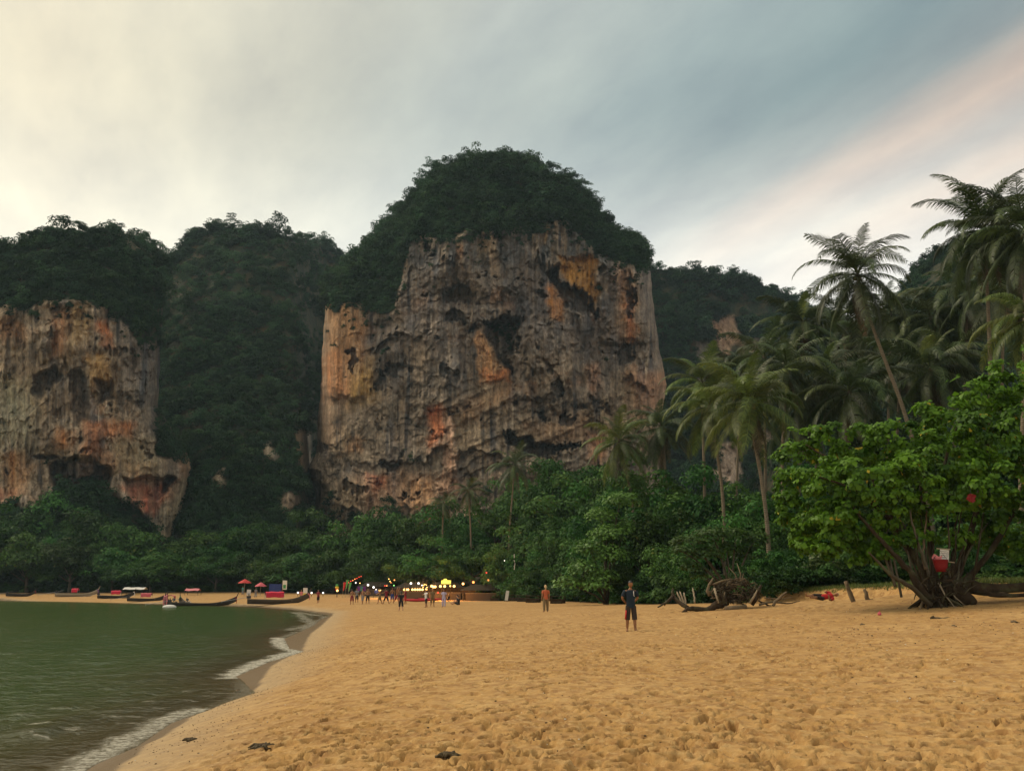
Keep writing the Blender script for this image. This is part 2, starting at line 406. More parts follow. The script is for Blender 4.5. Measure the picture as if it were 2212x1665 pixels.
    c = b.ramp(n1, [(.30, (.325, .180, .058)), (.5, (.395, .230, .080)), (.72, (.45, .280, .110))])
    c = b.mix(b.ramp(n3, [(.42, 0.), (.62, 1.)]), c, (.265, .142, .050))
    c = b.mix(b.ramp(n4, [(.50, 0.), (.68, .85)]), c, (.455, .292, .122))
    c = b.mix(b.math('MULTIPLY', b.ramp(n2, [(.55, 0.), (.72, 1.)]), .35), c, (.20, .11, .04))
    damp = b.attr('damp').outputs['Fac']; wet = b.attr('wet').outputs['Fac']; veg = b.attr('veg').outputs['Fac']
    c = b.mix(b.math('MULTIPLY', damp, .62), c, (.345, .265, .160))
    speck = b.math('MULTIPLY', b.ramp(b.noise(38, 2, .8, tc), [(.56, 0.), (.66, 1.)]), b.math('MULTIPLY', damp, b.ramp(n3, [(.35, 0.), (.6, 1.)])))
    c = b.mix(b.math('MULTIPLY', speck, .75), c, (.14, .11, .08))
    c = b.mix(wet, c, (.125, .078, .032))
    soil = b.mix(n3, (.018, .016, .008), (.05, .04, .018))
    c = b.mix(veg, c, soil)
    rough = b.ramp(wet, [(0, .95), (1, .42)])
    h = b.math('ADD', b.math('MULTIPLY', n2, .35), b.math('MULTIPLY', n4, .8))
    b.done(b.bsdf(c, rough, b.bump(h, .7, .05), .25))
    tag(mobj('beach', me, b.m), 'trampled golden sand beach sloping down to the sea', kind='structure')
build_beach()

# ================================================================== sea
def build_sea():
    th = np.radians(np.concatenate([np.linspace(-100, -31, 60)[:-1], np.linspace(-31, -6, 430), np.linspace(-6, 4, 20)[1:]]))
    rr = np.concatenate([np.geomspace(4, 11, 40)[:-1], np.geomspace(11, 45, 420)[:-1], np.geomspace(45, 240, 260)[:-1], np.geomspace(240, 2500, 10)])
    Rr, T = np.meshgrid(rr, th, indexing='ij'); X = Rr * np.sin(T); Y = Rr * np.cos(T)
    s = shore_sd(X, Y); depth = np.maximum(-ground_z(X, Y), 0)
    off = sstep(.1, 2.5, -s)
    # small chop moving onshore, direction roughly towards +x
    Z = 0 * X
    for k, (lam, amp, ang, ph) in enumerate([(2.6, .026, -.5, .3), (1.7, .019, -.15, 1.9), (1.1, .014, -.9, 4.), (.62, .009, .2, 2.), (.38, .005, -.6, .7)]):
        w = 2 * math.pi / lam; wob = 1.6 * fbm(X * .25 / lam, Y * .25 / lam, k * 3.1 + 0 * X, 2)
        wave = np.sin(w * (X * math.cos(ang) + Y * math.sin(ang)) + ph + wob * 2.2)
        Z = Z + amp * (np.abs(np.sin((np.arcsin(np.clip(wave, -1, 1)) + math.pi / 2) / 2)) * 2 - 1) * sstep(90 * lam, 20 * lam, Rr)
    Z = Z * (.25 + .75 * off) + .05 * fbm(X * .2, Y * .2, 0 * X, 2) * off
    # a low breaking wave a few metres out, running along the shore
    CR = [PZ(60, 1590, 0.), PZ(120, 1566, 0.), PZ(165, 1546, 0.), PZ(225, 1530, 0.), PZ(300, 1508, 0.), PZ(380, 1478, 0.), PZ(460, 1450, 0.)]
    dc = seg_dist(X, Y, CR) + .10 * fbm(X * 1.2, Y * 1.2, 5 + 0 * X, 2)
    gate = sstep(-.15, .35, fbm(X * .9, Y * .9, 8 + 0 * X, 2) + .25)
    Z = Z + .10 * np.exp(-(dc / .38) ** 2) * (.25 + .75 * gate) * sstep(26, 18, Rr)
    Z = np.where(s > 0, np.minimum(Z, .0) - .02 - .10 * s, Z + .006)
    # foam: the run-up edge and scraps on the crest
    nz = fbm(X * 1.6, Y * 1.6, 1 + 0 * X, 4); nz2 = fbm(X * .35, Y * .35, 6 + 0 * X, 2); fine = fbm(X * 5, Y * 7, 2 + 0 * X, 3)
    far = sstep(20, 60, Rr)
    width = (.42 + .5 * nz2) * (1 + .5 * far)
    edge = sstep(width, width * .25, -s + .25 * nz)
    HOT = [PZ(497, 1462, 0.), PZ(560, 1432, 0.), PZ(640, 1406, 0.), PZ(608, 1396, 0.), PZ(600, 1378, 0.)]
    hot = sstep(.62, .1, seg_dist(X, Y, HOT) + .5 * nz)
    NEARB = [PZ(120, 1700, 0.), PZ(200, 1640, 0.), PZ(300, 1590, 0.), PZ(372, 1548, 0.), PZ(430, 1532, 0.)]
    run = sstep(.50, .08, seg_dist(X, Y, NEARB) + .30 * nz)
    HOT2 = [PZ(632, 1360, 0.), PZ(678, 1348, 0.), PZ(640, 1322, 0.), PZ(690, 1330, 0.)]
    hot2 = sstep(.8, .1, seg_dist(X, Y, HOT2) + 1.2 * nz)
    crest = np.exp(-(dc / .17) ** 2) * sstep(.12, .42, fbm(X * 1.7, Y * 1.7, 31 + 0 * X, 3) + .35 * fine) * sstep(22, 17, Rr)
    scraps = sstep(.26, .48, fbm(X * 1.1, Y * 2.4, 12 + 0 * X, 4)) * sstep(7, 1, -s) * sstep(34, 15, Rr)
    CORNER = sstep(18, 13.5, Rr) * sstep(.02, .3, fbm(X * 1.3, Y * 5.5, 15 + 0 * X, 4)) * .8
    foam = np.clip(np.maximum.reduce([edge * (.35 + .25 * far) * (.45 + .9 * nz2), hot * 1.0, run * .72, hot2 * .45, crest, scraps * .8, CORNER * .75]), 0, 1) * sstep(.35, -.02, s)
    V = np.stack([X, Y, Z], -1).reshape(-1, 3)
    F = grid_faces(len(rr), len(th)); sv = s.ravel(); F = F[np.min(sv[F], 1) < .12]
    me = mesh_np('sea', V, F, {'foam': foam.ravel(), 'depth': depth.ravel()}, smooth=True)
    b = NB('sea_water'); tc = b.n('ShaderNodeTexCoord').outputs['Object']
    nA = b.noise(1.3, 4, .6, tc); nB = b.noise(.22, 3, .5, tc); nC = b.noise(4.5, 3, .6, tc)
    nrm = b.bump(b.math('ADD', nA, b.math('MULTIPLY', nC, .5)), .7, .16)
    col = b.mix(nB, (.022, .054, .013), (.046, .066, .017))
    dep = b.attr('depth').outputs['Fac']
    turb = b.math('SUBTRACT', 1.0, b.math('POWER', 2.718, b.math('MULTIPLY', dep, -5.5)))
    murk = b.n('ShaderNodeBsdfDiffuse'); b.set(murk.inputs[0], b.mix(b.math('POWER', turb, 3.0), (.075, .058, .022), col))
    tr = b.n('ShaderNodeBsdfTransparent'); tr.inputs[0].default_value = (.80, .78, .62, 1)
    m1 = b.n('ShaderNodeMixShader'); b.set(m1.inputs[0], turb); b.set(m1.inputs[1], tr.outputs[0]); b.set(m1.inputs[2], murk.outputs[0])
    gl = b.n('ShaderNodeBsdfGlossy'); gl.inputs[0].default_value = (.80, .82, .78, 1); gl.inputs['Roughness'].default_value = .11; b.set(gl.inputs['Normal'], nrm)
    fr = b.n('ShaderNodeFresnel'); fr.inputs[0].default_value = 1.33; b.set(fr.inputs['Normal'], nrm)
    m2 = b.n('ShaderNodeMixShader'); b.set(m2.inputs[0], b.math('MINIMUM', fr.outputs[0], .42)); b.set(m2.inputs[1], m1.outputs[0]); b.set(m2.inputs[2], gl.outputs[0])
    fo = b.attr('foam').outputs['Fac']; fn = b.ramp(b.noise(7, 5, .75, tc), [(.40, 0.), (.60, 1.)])
    fm = b.math('MULTIPLY', fo, b.math('ADD', .18, b.math('MULTIPLY', fn, .82))); 
    wf = b.n('ShaderNodeBsdfDiffuse'); wf.inputs[0].default_value = (.48, .455, .38, 1)
    m3 = b.n('ShaderNodeMixShader'); b.set(m3.inputs[0], b.math('MINIMUM', fm, .95)); b.set(m3.inputs[1], m2.outputs[0]); b.set(m3.inputs[2], wf.outputs[0])
    b.done(m3.outputs[0])
    tag(mobj('sea', me, b.m), 'dark green sea water with small breaking waves and foam', kind='structure')
build_sea()
# ================================================================== leaf and rock materials
def leaf_mat(name, dark, light, yellow=None, trans=.25, rough=.5, spec=.35, vary=1.0):
    b = NB(name); t = b.attr('tone').outputs['Fac']; oi = b.n('ShaderNodeObjectInfo').outputs['Random']
    c = b.mix(t, dark, light)
    if yellow: c = b.mix(b.ramp(t, [(.90, 0.), (.985, 1.)]), c, yellow)
    k = b.math('ADD', 1 - .5 * vary, b.math('MULTIPLY', oi, vary)); 
    hs = b.n('ShaderNodeHueSaturation'); b.set(hs.inputs['Hue'], b.math('ADD', .5 - .025 * vary, b.math('MULTIPLY', b.math('FRACT', b.math('MULTIPLY', oi, 7.3)), .045 * vary))); b.set(hs.inputs['Value'], k); b.set(hs.inputs['Color'], c)
    c = hs.outputs[0]
    p = b.bsdf(c, rough, None, spec); tl = b.n('ShaderNodeBsdfTranslucent'); b.set(tl.inputs[0], c)
    m = b.n('ShaderNodeMixShader'); m.inputs[0].default_value = trans; b.set(m.inputs[1], p); b.set(m.inputs[2], tl.outputs[0])
    return b.done(m.outputs[0])
leaf_mat('jungle_leaf', (.014, .036, .020), (.046, .098, .040), rough=.8, spec=.08)
leaf_mat('shore_leaf', (.016, .048, .012), (.060, .145, .026), (.10, .13, .03), rough=.65, spec=.15)
leaf_mat('big_leaf', (.022, .072, .007), (.150, .310, .020), (.45, .36, .03), trans=.4, spec=.2, vary=.12)
leaf_mat('palm_leaf', (.022, .038, .014), (.075, .105, .028), trans=.25)
leaf_mat('palm_leaf_young', (.035, .060, .013), (.130, .165, .034), trans=.3)
leaf_mat('dry_leaf', (.060, .042, .018), (.140, .100, .045), trans=.2)
leaf_mat('grass_blade', (.050, .075, .014), (.150, .175, .035), (.22, .19, .06), trans=.3)

def rock_mat():
    b = NB('limestone'); c = b.attr('col').outputs['Color']; tc = b.n('ShaderNodeTexCoord').outputs['Object']
    n1 = b.noise(.55, 6, .65, tc, (1, .5, .28)); n2 = b.noise(1.8, 5, .7, tc, (1, 1, .45)); n3 = b.noise(.16, 4, .6, tc, (1, 1, .8))
    c = b.mix(1.0, c, b.ramp(n1, [(.30, .65), (.50, 1.25), (.72, 1.75)]), 'MULTIPLY')
    c = b.mix(1.0, c, b.ramp(n2, [(.30, .55), (.50, 1.05), (.70, 1.5)]), 'MULTIPLY')
    c = b.mix(b.ramp(n3, [(.45, 0.), (.7, .35)]), c, (.20, .12, .06))
    h = b.math('ADD', n1, b.math('MULTIPLY', n2, .5))
    return b.done(b.bsdf(c, .92, b.bump(h, .9, 1.1), .15))
rock_mat()
b = NB('forest_floor'); b.done(b.bsdf(b.mix(b.noise(.4, 5), (.010, .016, .008), (.026, .032, .015)), .95, None, .1))

def interp(tab):
    a = np.array(sorted(tab), float); return lambda v: np.interp(v, a[:, 0], a[:, 1])

class Relief:
    """a hillside or cliff seen between its left and right outline, with real depth; rows follow the picture's height"""
    def __init__(s, top, bot, step, Lt, Rt, wig=5.):
        s.py = np.arange(top, bot + step, step); L = interp(Lt)(s.py) + wig * fbm(s.py / 60, 0 * s.py + .4, 0 * s.py + top, 4, .6); Rr = interp(Rt)(s.py) + wig * fbm(s.py / 60, 0 * s.py + 7.4, 0 * s.py + top, 4, .6)
        n = int(np.max(Rr - L) / step) + 2; u = np.linspace(0, 1, n)
        s.PX = L[:, None] + (Rr - L)[:, None] * u[None, :]; s.PY = np.repeat(s.py[:, None], n, 1); s.L = L[:, None]; s.R = Rr[:, None]; s.shape = s.PX.shape
    def roll(s, w, depth, side='LR'):
        d = 0 * s.PX
        if 'L' in side: e = np.clip((s.PX - s.L) / w, 0, 1); d = d + depth * (1 - np.sqrt(np.clip(1 - (1 - e) ** 2, 0, 1)))
        if 'R' in side: e = np.clip((s.R - s.PX) / w, 0, 1); d = d + depth * (1 - np.sqrt(np.clip(1 - (1 - e) ** 2, 0, 1)))
        return d
    def build(s, name, label, Y, mat, col=None):
        s.Y = Y; X, YY, Z = W(s.PX, s.PY, Y); s.X, s.Z = X, Z
        V = np.stack([X, YY, Z], -1).reshape(-1, 3); F = grid_faces(*s.shape)[:, ::-1]
        me = mesh_np(name, V, F, {'col': col.reshape(-1, 3)} if col is not None else None, smooth=False)
        return tag(mobj(name, me, MATS[mat]), label, kind='structure')
    def scatter(s, mask, n, smin, smax, r, lift=0.0):
        """random spots on this hillside where mask is set -> (x,y,z,scale)"""
        w = np.clip(mask, 0, 1).ravel(); w = w * np.repeat((s.R - s.L), s.shape[1], 1).ravel(); idx = r.choice(len(w), n, p=w / w.sum())
        sc = np.clip(r.lognormal(math.log((smin + smax) * .46), .34, n), smin * .6, smax * 1.55)
        return np.stack([s.X.ravel()[idx] + r.normal(0, .6, n), s.Y.ravel()[idx] + r.normal(0, .6, n) - .4, s.Z.ravel()[idx] + (lift * r.uniform(-.6, 1, n) - .35) * sc + r.normal(0, 1.0, n), sc], 1)
SPOTS = []      # tree spots of the jungle
JR = np.random.default_rng(21)
def lerp3(a, b, t): return a + (np.asarray(b, float) - a) * t[..., None]
def terrace(n, k=4.):
    q = n * k; f = np.floor(q); return (f + sstep(.35, .65, q - f)) / k

def saw(t):
    """grows going down, then cuts back sharply: ledges with dark undersides"""
    f = t - np.floor(t); return (1 - f) * sstep(0, .10, f) 
def worley(x, y, seed):
    """nearest cell: (random height, random slope term, distance to the crack)"""
    xi, yi = np.floor(x), np.floor(y); d1 = np.full(x.shape, 9.); d2 = np.full(x.shape, 9.); h = np.zeros(x.shape); tl = np.zeros(x.shape)
    for a in (-1, 0, 1):
        for b_ in (-1, 0, 1):
            cx, cy = xi + a, yi + b_; u = np.sin(cx * 127.1 + cy * 311.7 + seed * 17.3) * 43758.5453; u = u - np.floor(u); v = np.sin(cx * 269.5 + cy * 183.3 + seed * 7.1) * 24634.6345; v = v - np.floor(v)
            dx, dy = cx + u - x, cy + v - y; d = dx * dx + dy * dy; w = np.sin(u * 91.7 + v * 57.3) ; near = d < d1
            d2 = np.where(near, d1, np.minimum(d2, d)); h = np.where(near, w, h); tl = np.where(near, dx * np.cos(u * 40) - dy * (.5 + v), tl); d1 = np.where(near, d, d1)
    return h, tl, np.sqrt(d2) - np.sqrt(d1)
def rock_relief(X, Z, streak, seedz, lower=None):
    """metres the rock stands out towards the viewer"""
    o = seedz + 0 * X
    wX = X + 1.5 * fbm(X / 9, Z / 14, o + 3, 3); wZ = Z + 1.5 * fbm(X / 8, Z / 8, o + 4, 3); st = np.clip(streak, 0, 1.3)
    d = 8.0 * fbm(X / 30, Z / 36, o, 3) + 4.0 * ridged(X / 34 + .35 * fbm(X / 20, Z / 20, o + 1, 2), Z / 90, o + 2, 1) + 2.2 * terrace(fbm(X / 12, Z / 16, o + 5, 4, .55), 3.2)
    fringe = st * (.22 * np.clip(ridged(wX / 2.0, Z / 70, o + 17, 2), -.5, 1) + .08 * noise3(wX / .8, Z / 20, o + 18))
    big = sstep(-.15, .30, fbm(X / 18, Z / 18, o + 23, 2))
    d = d + big * 5.0 * saw(Z / 20 + 1.7 * fbm(X / 16, Z / 20, o + 24, 4, .55) + fringe)
    sm = sstep(.0, .35, fbm(X / 9, Z / 10, o + 26, 2))
    d = d + sm * 1.6 * saw(Z / 6 + 1.5 * fbm(X / 6, Z / 7, o + 27, 4, .6) + fringe * 1.3)
    h, tl, ck = worley(wX / 7 + .8 * fbm(X / 5, Z / 5, o + 2, 3), wZ / 9 + .5 * fbm(X / 4, Z / 4, o + 6, 3), seedz); d = d + .9 * h + .5 * tl
    h, tl, ck = worley(wX / 2.4 + .6 * fbm(X / 2, Z / 2, o, 2), wZ / 3.4, seedz + 3); d = d + .45 * h + .4 * tl
    d = d + (.55 + st) * (1.1 * ridged(wX / 6.5, Z / 55, o + 8, 3) + .8 * ridged(wX / 2.4, Z / 22, o + 9, 3)) + .9 * fbm(X / 1.6, Z / 2.6, o + 15, 4, .7)
    pk = fbm(X / 5.5, Z / 6.0, o + 44, 4, .6); d = d - 3.8 * sstep(.30, .42, pk)          # pockets
    if lower is not None:   # tilted beds
        v = (Z - .45 * X); bd = noise3(v / 2.6 + .9 * fbm(X / 7, Z / 7, o, 3), o * 0 + .3, X / 40)
        d = d + lower * 2.2 * sstep(-.30, .30, bd)
    col = ridged(wX / 2.2, Z / 45, o + 20, 1); hang = sstep(.05, .25, fbm(X / 6, Z / 9, o + 22, 3))
    return d + 1.6 * np.clip(col, 0, 1) ** 2 * hang * st       # hanging tufa columns
def rock_color(PX, PY, X, Z, d, seedz, warm=0.5):
    o = seedz + 0 * X
    C = np.zeros(X.shape + (3,)) + np.array([.235, .190, .142])
    a = fbm(X / 16, Z / 22, o + 31, 4); C = lerp3(C, (.31, .235, .155), sstep(-.1, .35, a) * .8)
    g = fbm(X / 7, Z / 26, o + 33, 4); C = lerp3(C, (.125, .118, .118), sstep(.05, .4, g) * .8)
    w = fbm(X / 11, Z / 12, o + 35, 4); C = lerp3(C, (.36, .185, .09), sstep(.28 - .2 * warm, .62 - .2 * warm, w) * .6)
    dk = fbm(X / 1.6, Z / 34, o + 37, 3); C = lerp3(C, (.034, .035, .040), sstep(.08, .32, dk) * .92 * sstep(-.3, .25, fbm(X / 12, Z / 12, o + 39, 2)))
    wh = fbm(X / 1.0, Z / 30, o + 41, 3, .6); C = lerp3(C, (.50, .42, .32), sstep(.18, .42, wh) * .85 * sstep(-.2, .3, fbm(X / 8, Z / 10, o + 43, 3)))
    mt = fbm(X / 1.3, Z / 1.9, o + 46, 3, .7); C = C * (1 + .55 * np.clip(mt * 1.6, -.8, 1))[..., None]
    h, tl, ck = worley(X / 3.5 + .6 * fbm(X / 3, Z / 3, o, 3), Z / 5.5 + .6 * fbm(X / 3, Z / 3, o + 3, 3), seedz + 9); C = C * (1 + .14 * h)[..., None]
    return C

# ================================================================== main limestone tower
def main_cliff():
    m = Relief(332, 1230, 1.7, [(332, 1045), (344, 995), (370, 944), (415, 902), (462, 860), (528, 799), (565, 758), (600, 716), (625, 704), (850, 692), (980, 682), (1012, 664), (1060, 680), (1230, 690)],
               [(332, 1098), (344, 1130), (368, 1176), (388, 1232), (436, 1280), (488, 1308), (508, 1372), (545, 1396), (575, 1404), (760, 1425), (830, 1440), (900, 1428), (1230, 1440)])
    PX, PY = m.PX, m.PY; s0 = .147
    X = (PX - 1106) * s0; Z = (1268 - PY) * s0
    nz = fbm(X / 6, Z / 6, 2 + 0 * X, 3)
    vline = interp([(640, 620), (705, 628), (722, 668), (745, 652), (772, 655), (800, 664), (850, 668), (868, 600), (884, 540), (892, 512), (960, 508), (1050, 496), (1170, 494), (1200, 474), (1225, 478), (1250, 505), (1290, 545), (1330, 568), (1400, 572), (1450, 580)])(PX)
    veg = sstep(vline + 10, vline - 10, PY + 26 * nz)
    Y = 292 + 30 * ((PX - 1075) / 370) ** 2 + m.roll(34, 40)
    Y = Y + .95 * s0 * np.maximum(vline - PY, 0) + .03 * s0 * np.maximum(1000 - PY, 0)
    up = sstep(640, 540, PY)
    lower = sstep(820, 880, PY) * sstep(880, 980, PX) * sstep(1340, 1240, PX)
    stre = np.clip(.12 + .9 * up + .5 * sstep(860, 760, PX) + .5 * sstep(1250, 1330, PX), 0, 1.3)
    d = rock_relief(X, Z, stre, 1.0, lower)
    smooth = poly_mask(PX, PY, [(690, 620), (800, 640), (800, 870), (670, 1000), (660, 860)], 18)
    wX = X + .5 * fbm(X / 9, Z / 20, 3 + 0 * X, 2); d = d * (1 - .72 * smooth) + smooth * (1.1 * ridged(wX / 3.2, Z / 80, 6 + 0 * X, 3) + .5 * ridged(wX / 1.1, Z / 50, 16 + 0 * X, 2))
    pw = lambda k=10: (PX + k * noise3(X / 4, Z / 4, 50 + 0 * X) + .5 * k * noise3(X / 1.6, Z / 1.6, 53 + 0 * X), PY + k * noise3(X / 4, Z / 4, 60 + 0 * X) + .5 * k * noise3(X / 1.6, Z / 1.6, 63 + 0 * X))
    QX, QY = pw(); SX = PX + 26 * fbm(X / 5, Z / 5, 150 + 0 * X, 4, .6) + 5 * noise3(X / .9, Z / 9, 153 + 0 * X); SY = PY + 26 * fbm(X / 5, Z / 5, 160 + 0 * X, 4, .6) + 9 * ridged(X / 1.3, Z / 40, 163 + 0 * X, 2)
    pm = lambda pts, soft=10: poly_mask(QX, QY, pts, soft)
    ps = lambda pts, soft=4: poly_mask(SX, SY, pts, soft)
    # caves, hollows and slabs (metres, minus = into the rock)
    crack = ps([(1176, 592), (1200, 590), (1238, 622), (1288, 668), (1296, 690), (1262, 682), (1228, 664), (1196, 632)], 4)
    slab = pm([(1206, 556), (1290, 552), (1290, 650), (1276, 668), (1246, 632), (1212, 590)], 6)
    cave = ps([(1040, 700), (1078, 690), (1122, 692), (1122, 730), (1108, 770), (1096, 806), (1078, 782), (1056, 738)], 6)
    lip = pm([(1026, 716), (1040, 716), (1062, 750), (1084, 792), (1104, 804), (1104, 818), (1042, 826), (1030, 770)], 5)
    arch = ps([(1086, 946), (1104, 938), (1132, 950), (1160, 962), (1205, 966), (1250, 958), (1255, 966), (1212, 984), (1180, 990), (1150, 984), (1112, 972)], 4)
    undercut = pm([(870, 660), (1010, 630), (1160, 640), (1180, 700), (1020, 690), (880, 700)], 18)
    holes = [(905, 1070, 9, 9), (877, 1078, 5, 7), (1012, 712, 10, 8), (955, 800, 14, 18), (760, 785, 8, 26), (858, 800, 30, 12), (1165, 905, 8, 10), (1205, 840, 16, 20), (925, 528, 6, 22), (1365, 660, 7, 30), (1225, 910, 12, 14), (820, 830, 12, 26), (690, 970, 16, 14), (1350, 765, 18, 26), (846, 1015, 24, 12), (990, 640, 40, 18), (985, 690, 26, 12)]
    d = d - 10 * crack - 3.5 * slab - 12 * cave + 2.0 * lip - 13 * arch - 3.0 * undercut
    d = d + 3.0 * pm([(700, 632), (760, 640), (790, 860), (690, 860)], 8) + 3.0 * pm([(930, 660), (985, 650), (1005, 900), (900, 870)], 14) - 2.5 * pm([(800, 700), (880, 690), (890, 860), (800, 860)], 14)
    d = d + 4.5 * pm([(985, 668), (1090, 662), (1130, 690), (1060, 700), (1000, 702)], 6) + 4 * pm([(1130, 700), (1200, 690), (1250, 800), (1180, 880), (1130, 800)], 12)
    d = d + 4 * pm([(1290, 560), (1405, 575), (1410, 735), (1300, 740)], 8) + 3.5 * pm([(1120, 770), (1145, 700), (1160, 700), (1140, 860), (1122, 860)], 6)
    # the pale column running down the middle and the pink one on the right
    colm = ps([(958, 890), (972, 886), (984, 960), (978, 1050), (966, 1064), (950, 1060), (962, 990)], 3); d = d + 2.6 * colm
    colr = ps([(1273, 790), (1288, 790), (1292, 860), (1284, 940), (1276, 940), (1280, 860)], 3); d = d + 2.4 * colr
    hm = 0 * X
    for hx, hy, rx, ry in holes: hm = np.maximum(hm, sstep(1.25, .7, ((SX - hx) / rx) ** 2 + ((SY - hy) / ry) ** 2))
    d = d - 4.5 * hm
    d = d * (1 - .75 * veg) * np.clip(sstep(0, 14, PX - m.L) * sstep(0, 14, m.R - PX) + .6, 0, 1)
    C = rock_color(PX, PY, X, Z, d, 1.0, .45)
    # upper wall: blue-grey lichen, vertical streaks
    SK = 1.6 * fbm(X / 1.5, Z / 20, 77 + 0 * X, 4, .6)
    C = lerp3(C, (.088, .096, .100), up * sstep(-.30, .15, fbm(X / 4, Z / 34, 71 + 0 * X, 4, .6)) * .92)
    for pts, k in [([(1090, 520), (1190, 530), (1190, 700), (1130, 690), (1080, 640)], .8), ([(890, 540), (985, 545), (1000, 700), (890, 700)], .6), ([(1286, 556), (1334, 566), (1332, 790), (1296, 760)], .85), ([(800, 690), (884, 690), (884, 860), (812, 860)], .65), ([(940, 720), (1020, 700), (1030, 850), (930, 860)], .6), ([(1120, 700), (1290, 690), (1300, 780), (1140, 770)], .45), ([(860, 900), (930, 900), (920, 1010), (840, 1000)], .4), ([(700, 1000), (760, 990), (790, 1030), (720, 1040)], .6), ([(1370, 575), (1405, 575), (1412, 720), (1376, 740)], .5), ([(1230, 780), (1340, 790), (1330, 900), (1240, 880)], .4)]:
        C = lerp3(C, (.092, .094, .100), poly_mask(QX, QY, pts, 22) * k * sstep(-.35, .20, fbm(X / 3, Z / 20, 75 + 0 * X, 4, .6)))
    mid = sstep(540, 660, PY) * sstep(860, 720, PY) * sstep(800, 880, PX); C = lerp3(C, (.120, .112, .115), mid * .35)
    for pts, soft, colr_, k in [
        ([(704, 640), (760, 645), (795, 700), (785, 850), (700, 850)], 14, (.42, .235, .115), .8),
        ([(702, 760), (745, 750), (752, 880), (700, 860)], 14, (.46, .215, .10), .8),
        ([(760, 800), (805, 780), (806, 860), (756, 880)], 14, (.40, .255, .085), .8),
        ([(690, 850), (730, 860), (720, 960), (680, 980)], 14, (.40, .27, .17), .6),
        ([(1206, 556), (1290, 552), (1290, 650), (1276, 668), (1246, 632), (1212, 590)], 5, (.44, .235, .065), .95),
        ([(1184, 616), (1204, 618), (1216, 646), (1214, 690), (1196, 690), (1184, 650)], 6, (.44, .19, .06), .9),
        ([(1026, 716), (1040, 716), (1062, 750), (1084, 792), (1104, 804), (1104, 820), (1042, 830), (1030, 770)], 5, (.42, .23, .11), .85),
        ([(1040, 802), (1100, 800), (1104, 822), (1046, 824)], 5, (.50, .20, .09), .9),
        ([(928, 880), (950, 876), (962, 920), (950, 960), (924, 970)], 8, (.48, .165, .075), .9),
        ([(958, 890), (975, 886), (986, 960), (980, 1050), (966, 1066), (948, 1062), (960, 990)], 5, (.56, .36, .25), .9),
        ([(770, 1030), (890, 1020), (1010, 1040), (1000, 1110), (780, 1110)], 16, (.44, .27, .175), .7),
        ([(795, 1025), (835, 1030), (830, 1055), (800, 1050)], 8, (.46, .17, .10), .7),
        ([(870, 1040), (935, 1040), (925, 1100), (868, 1100)], 8, (.50, .29, .15), .7),
        ([(1330, 570), (1372, 570), (1375, 740), (1340, 740)], 10, (.38, .195, .085), .55),
        ([(1350, 640), (1366, 630), (1372, 730), (1356, 735)], 6, (.44, .17, .085), .8),
        ([(1360, 810), (1440, 800), (1430, 890), (1370, 900)], 16, (.42, .24, .15), .7),
        ([(1266, 790), (1296, 786), (1296, 850), (1270, 850)], 6, (.46, .28, .19), .8),
        ([(1140, 920), (1260, 900), (1290, 960), (1180, 960)], 16, (.42, .26, .155), .7),
        ([(1270, 930), (1310, 930), (1306, 990), (1270, 990)], 8, (.44, .24, .15), .7),
        ([(985, 880), (1110, 820), (1110, 850), (1000, 915)], 12, (.38, .215, .11), .55),
        ([(1170, 480), (1182, 460), (1184, 500), (1174, 530)], 5, (.44, .27, .10), .8),
        ([(1025, 520), (1052, 515), (1050, 550), (1030, 556)], 8, (.34, .25, .13), .6)]:
        C = lerp3(C, colr_, pm(pts, soft * 1.5) * k * np.clip(.78 + .22 * np.clip(nz * 2, -1, 1) + .5 * SK, .1, 1))
    hc = np.clip(crack + cave + arch + hm, 0, 1); C = lerp3(C, (.055, .058, .062), hc * .6)     # darker rock inside the crack, cave, arch and holes
    str2 = fbm(X / .9, Z / 22, 80 + 0 * X, 2); C = C * (1 + .35 * np.clip(str2 * 2, -1, 1))[..., None]
    C = lerp3(C, (.018, .026, .014), veg)
    C = np.clip(C, .012, .65)
    lum = C.mean(-1, keepdims=True); C = np.clip(lum + (C - lum) * 1.08, .01, .7) * np.array([.90, .88, .88])
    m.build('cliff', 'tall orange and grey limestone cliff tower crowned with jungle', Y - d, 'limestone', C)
    SPOTS.append(m.scatter(veg * sstep(335, 345, PY), 1500, 1.8, 3.3, JR))
    edge = veg * (sstep(16, 4, PX - m.L) + sstep(16, 4, m.R - PX)) * sstep(640, 600, PY) * sstep(345, 365, PY); SPOTS.append(m.scatter(edge, 230, 1.3, 3.0, JR, 1.3))
    tuft = (1 - veg) * sstep(.38, .6, fbm(X / 9, Z / 9, 90 + 0 * X, 3)) * sstep(480, 700, PY) * .5 + pm([(1060, 695), (1118, 700), (1100, 760)], 5) + (1 - veg) * np.exp(-np.maximum(PY - vline, 0) / 16) * .6
    SPOTS.append(m.scatter(np.clip(tuft, 0, 1) * sstep(1230, 1100, PY), 330, .45, 1.25, JR))
    low = (1 - veg) * sstep(1075, 1110, PY + 30 * nz + 50 * sstep(1000, 1150, PX) + 40 * sstep(740, 690, PX)); SPOTS.append(m.scatter(low, 260, 1.6, 2.8, JR))
main_cliff()

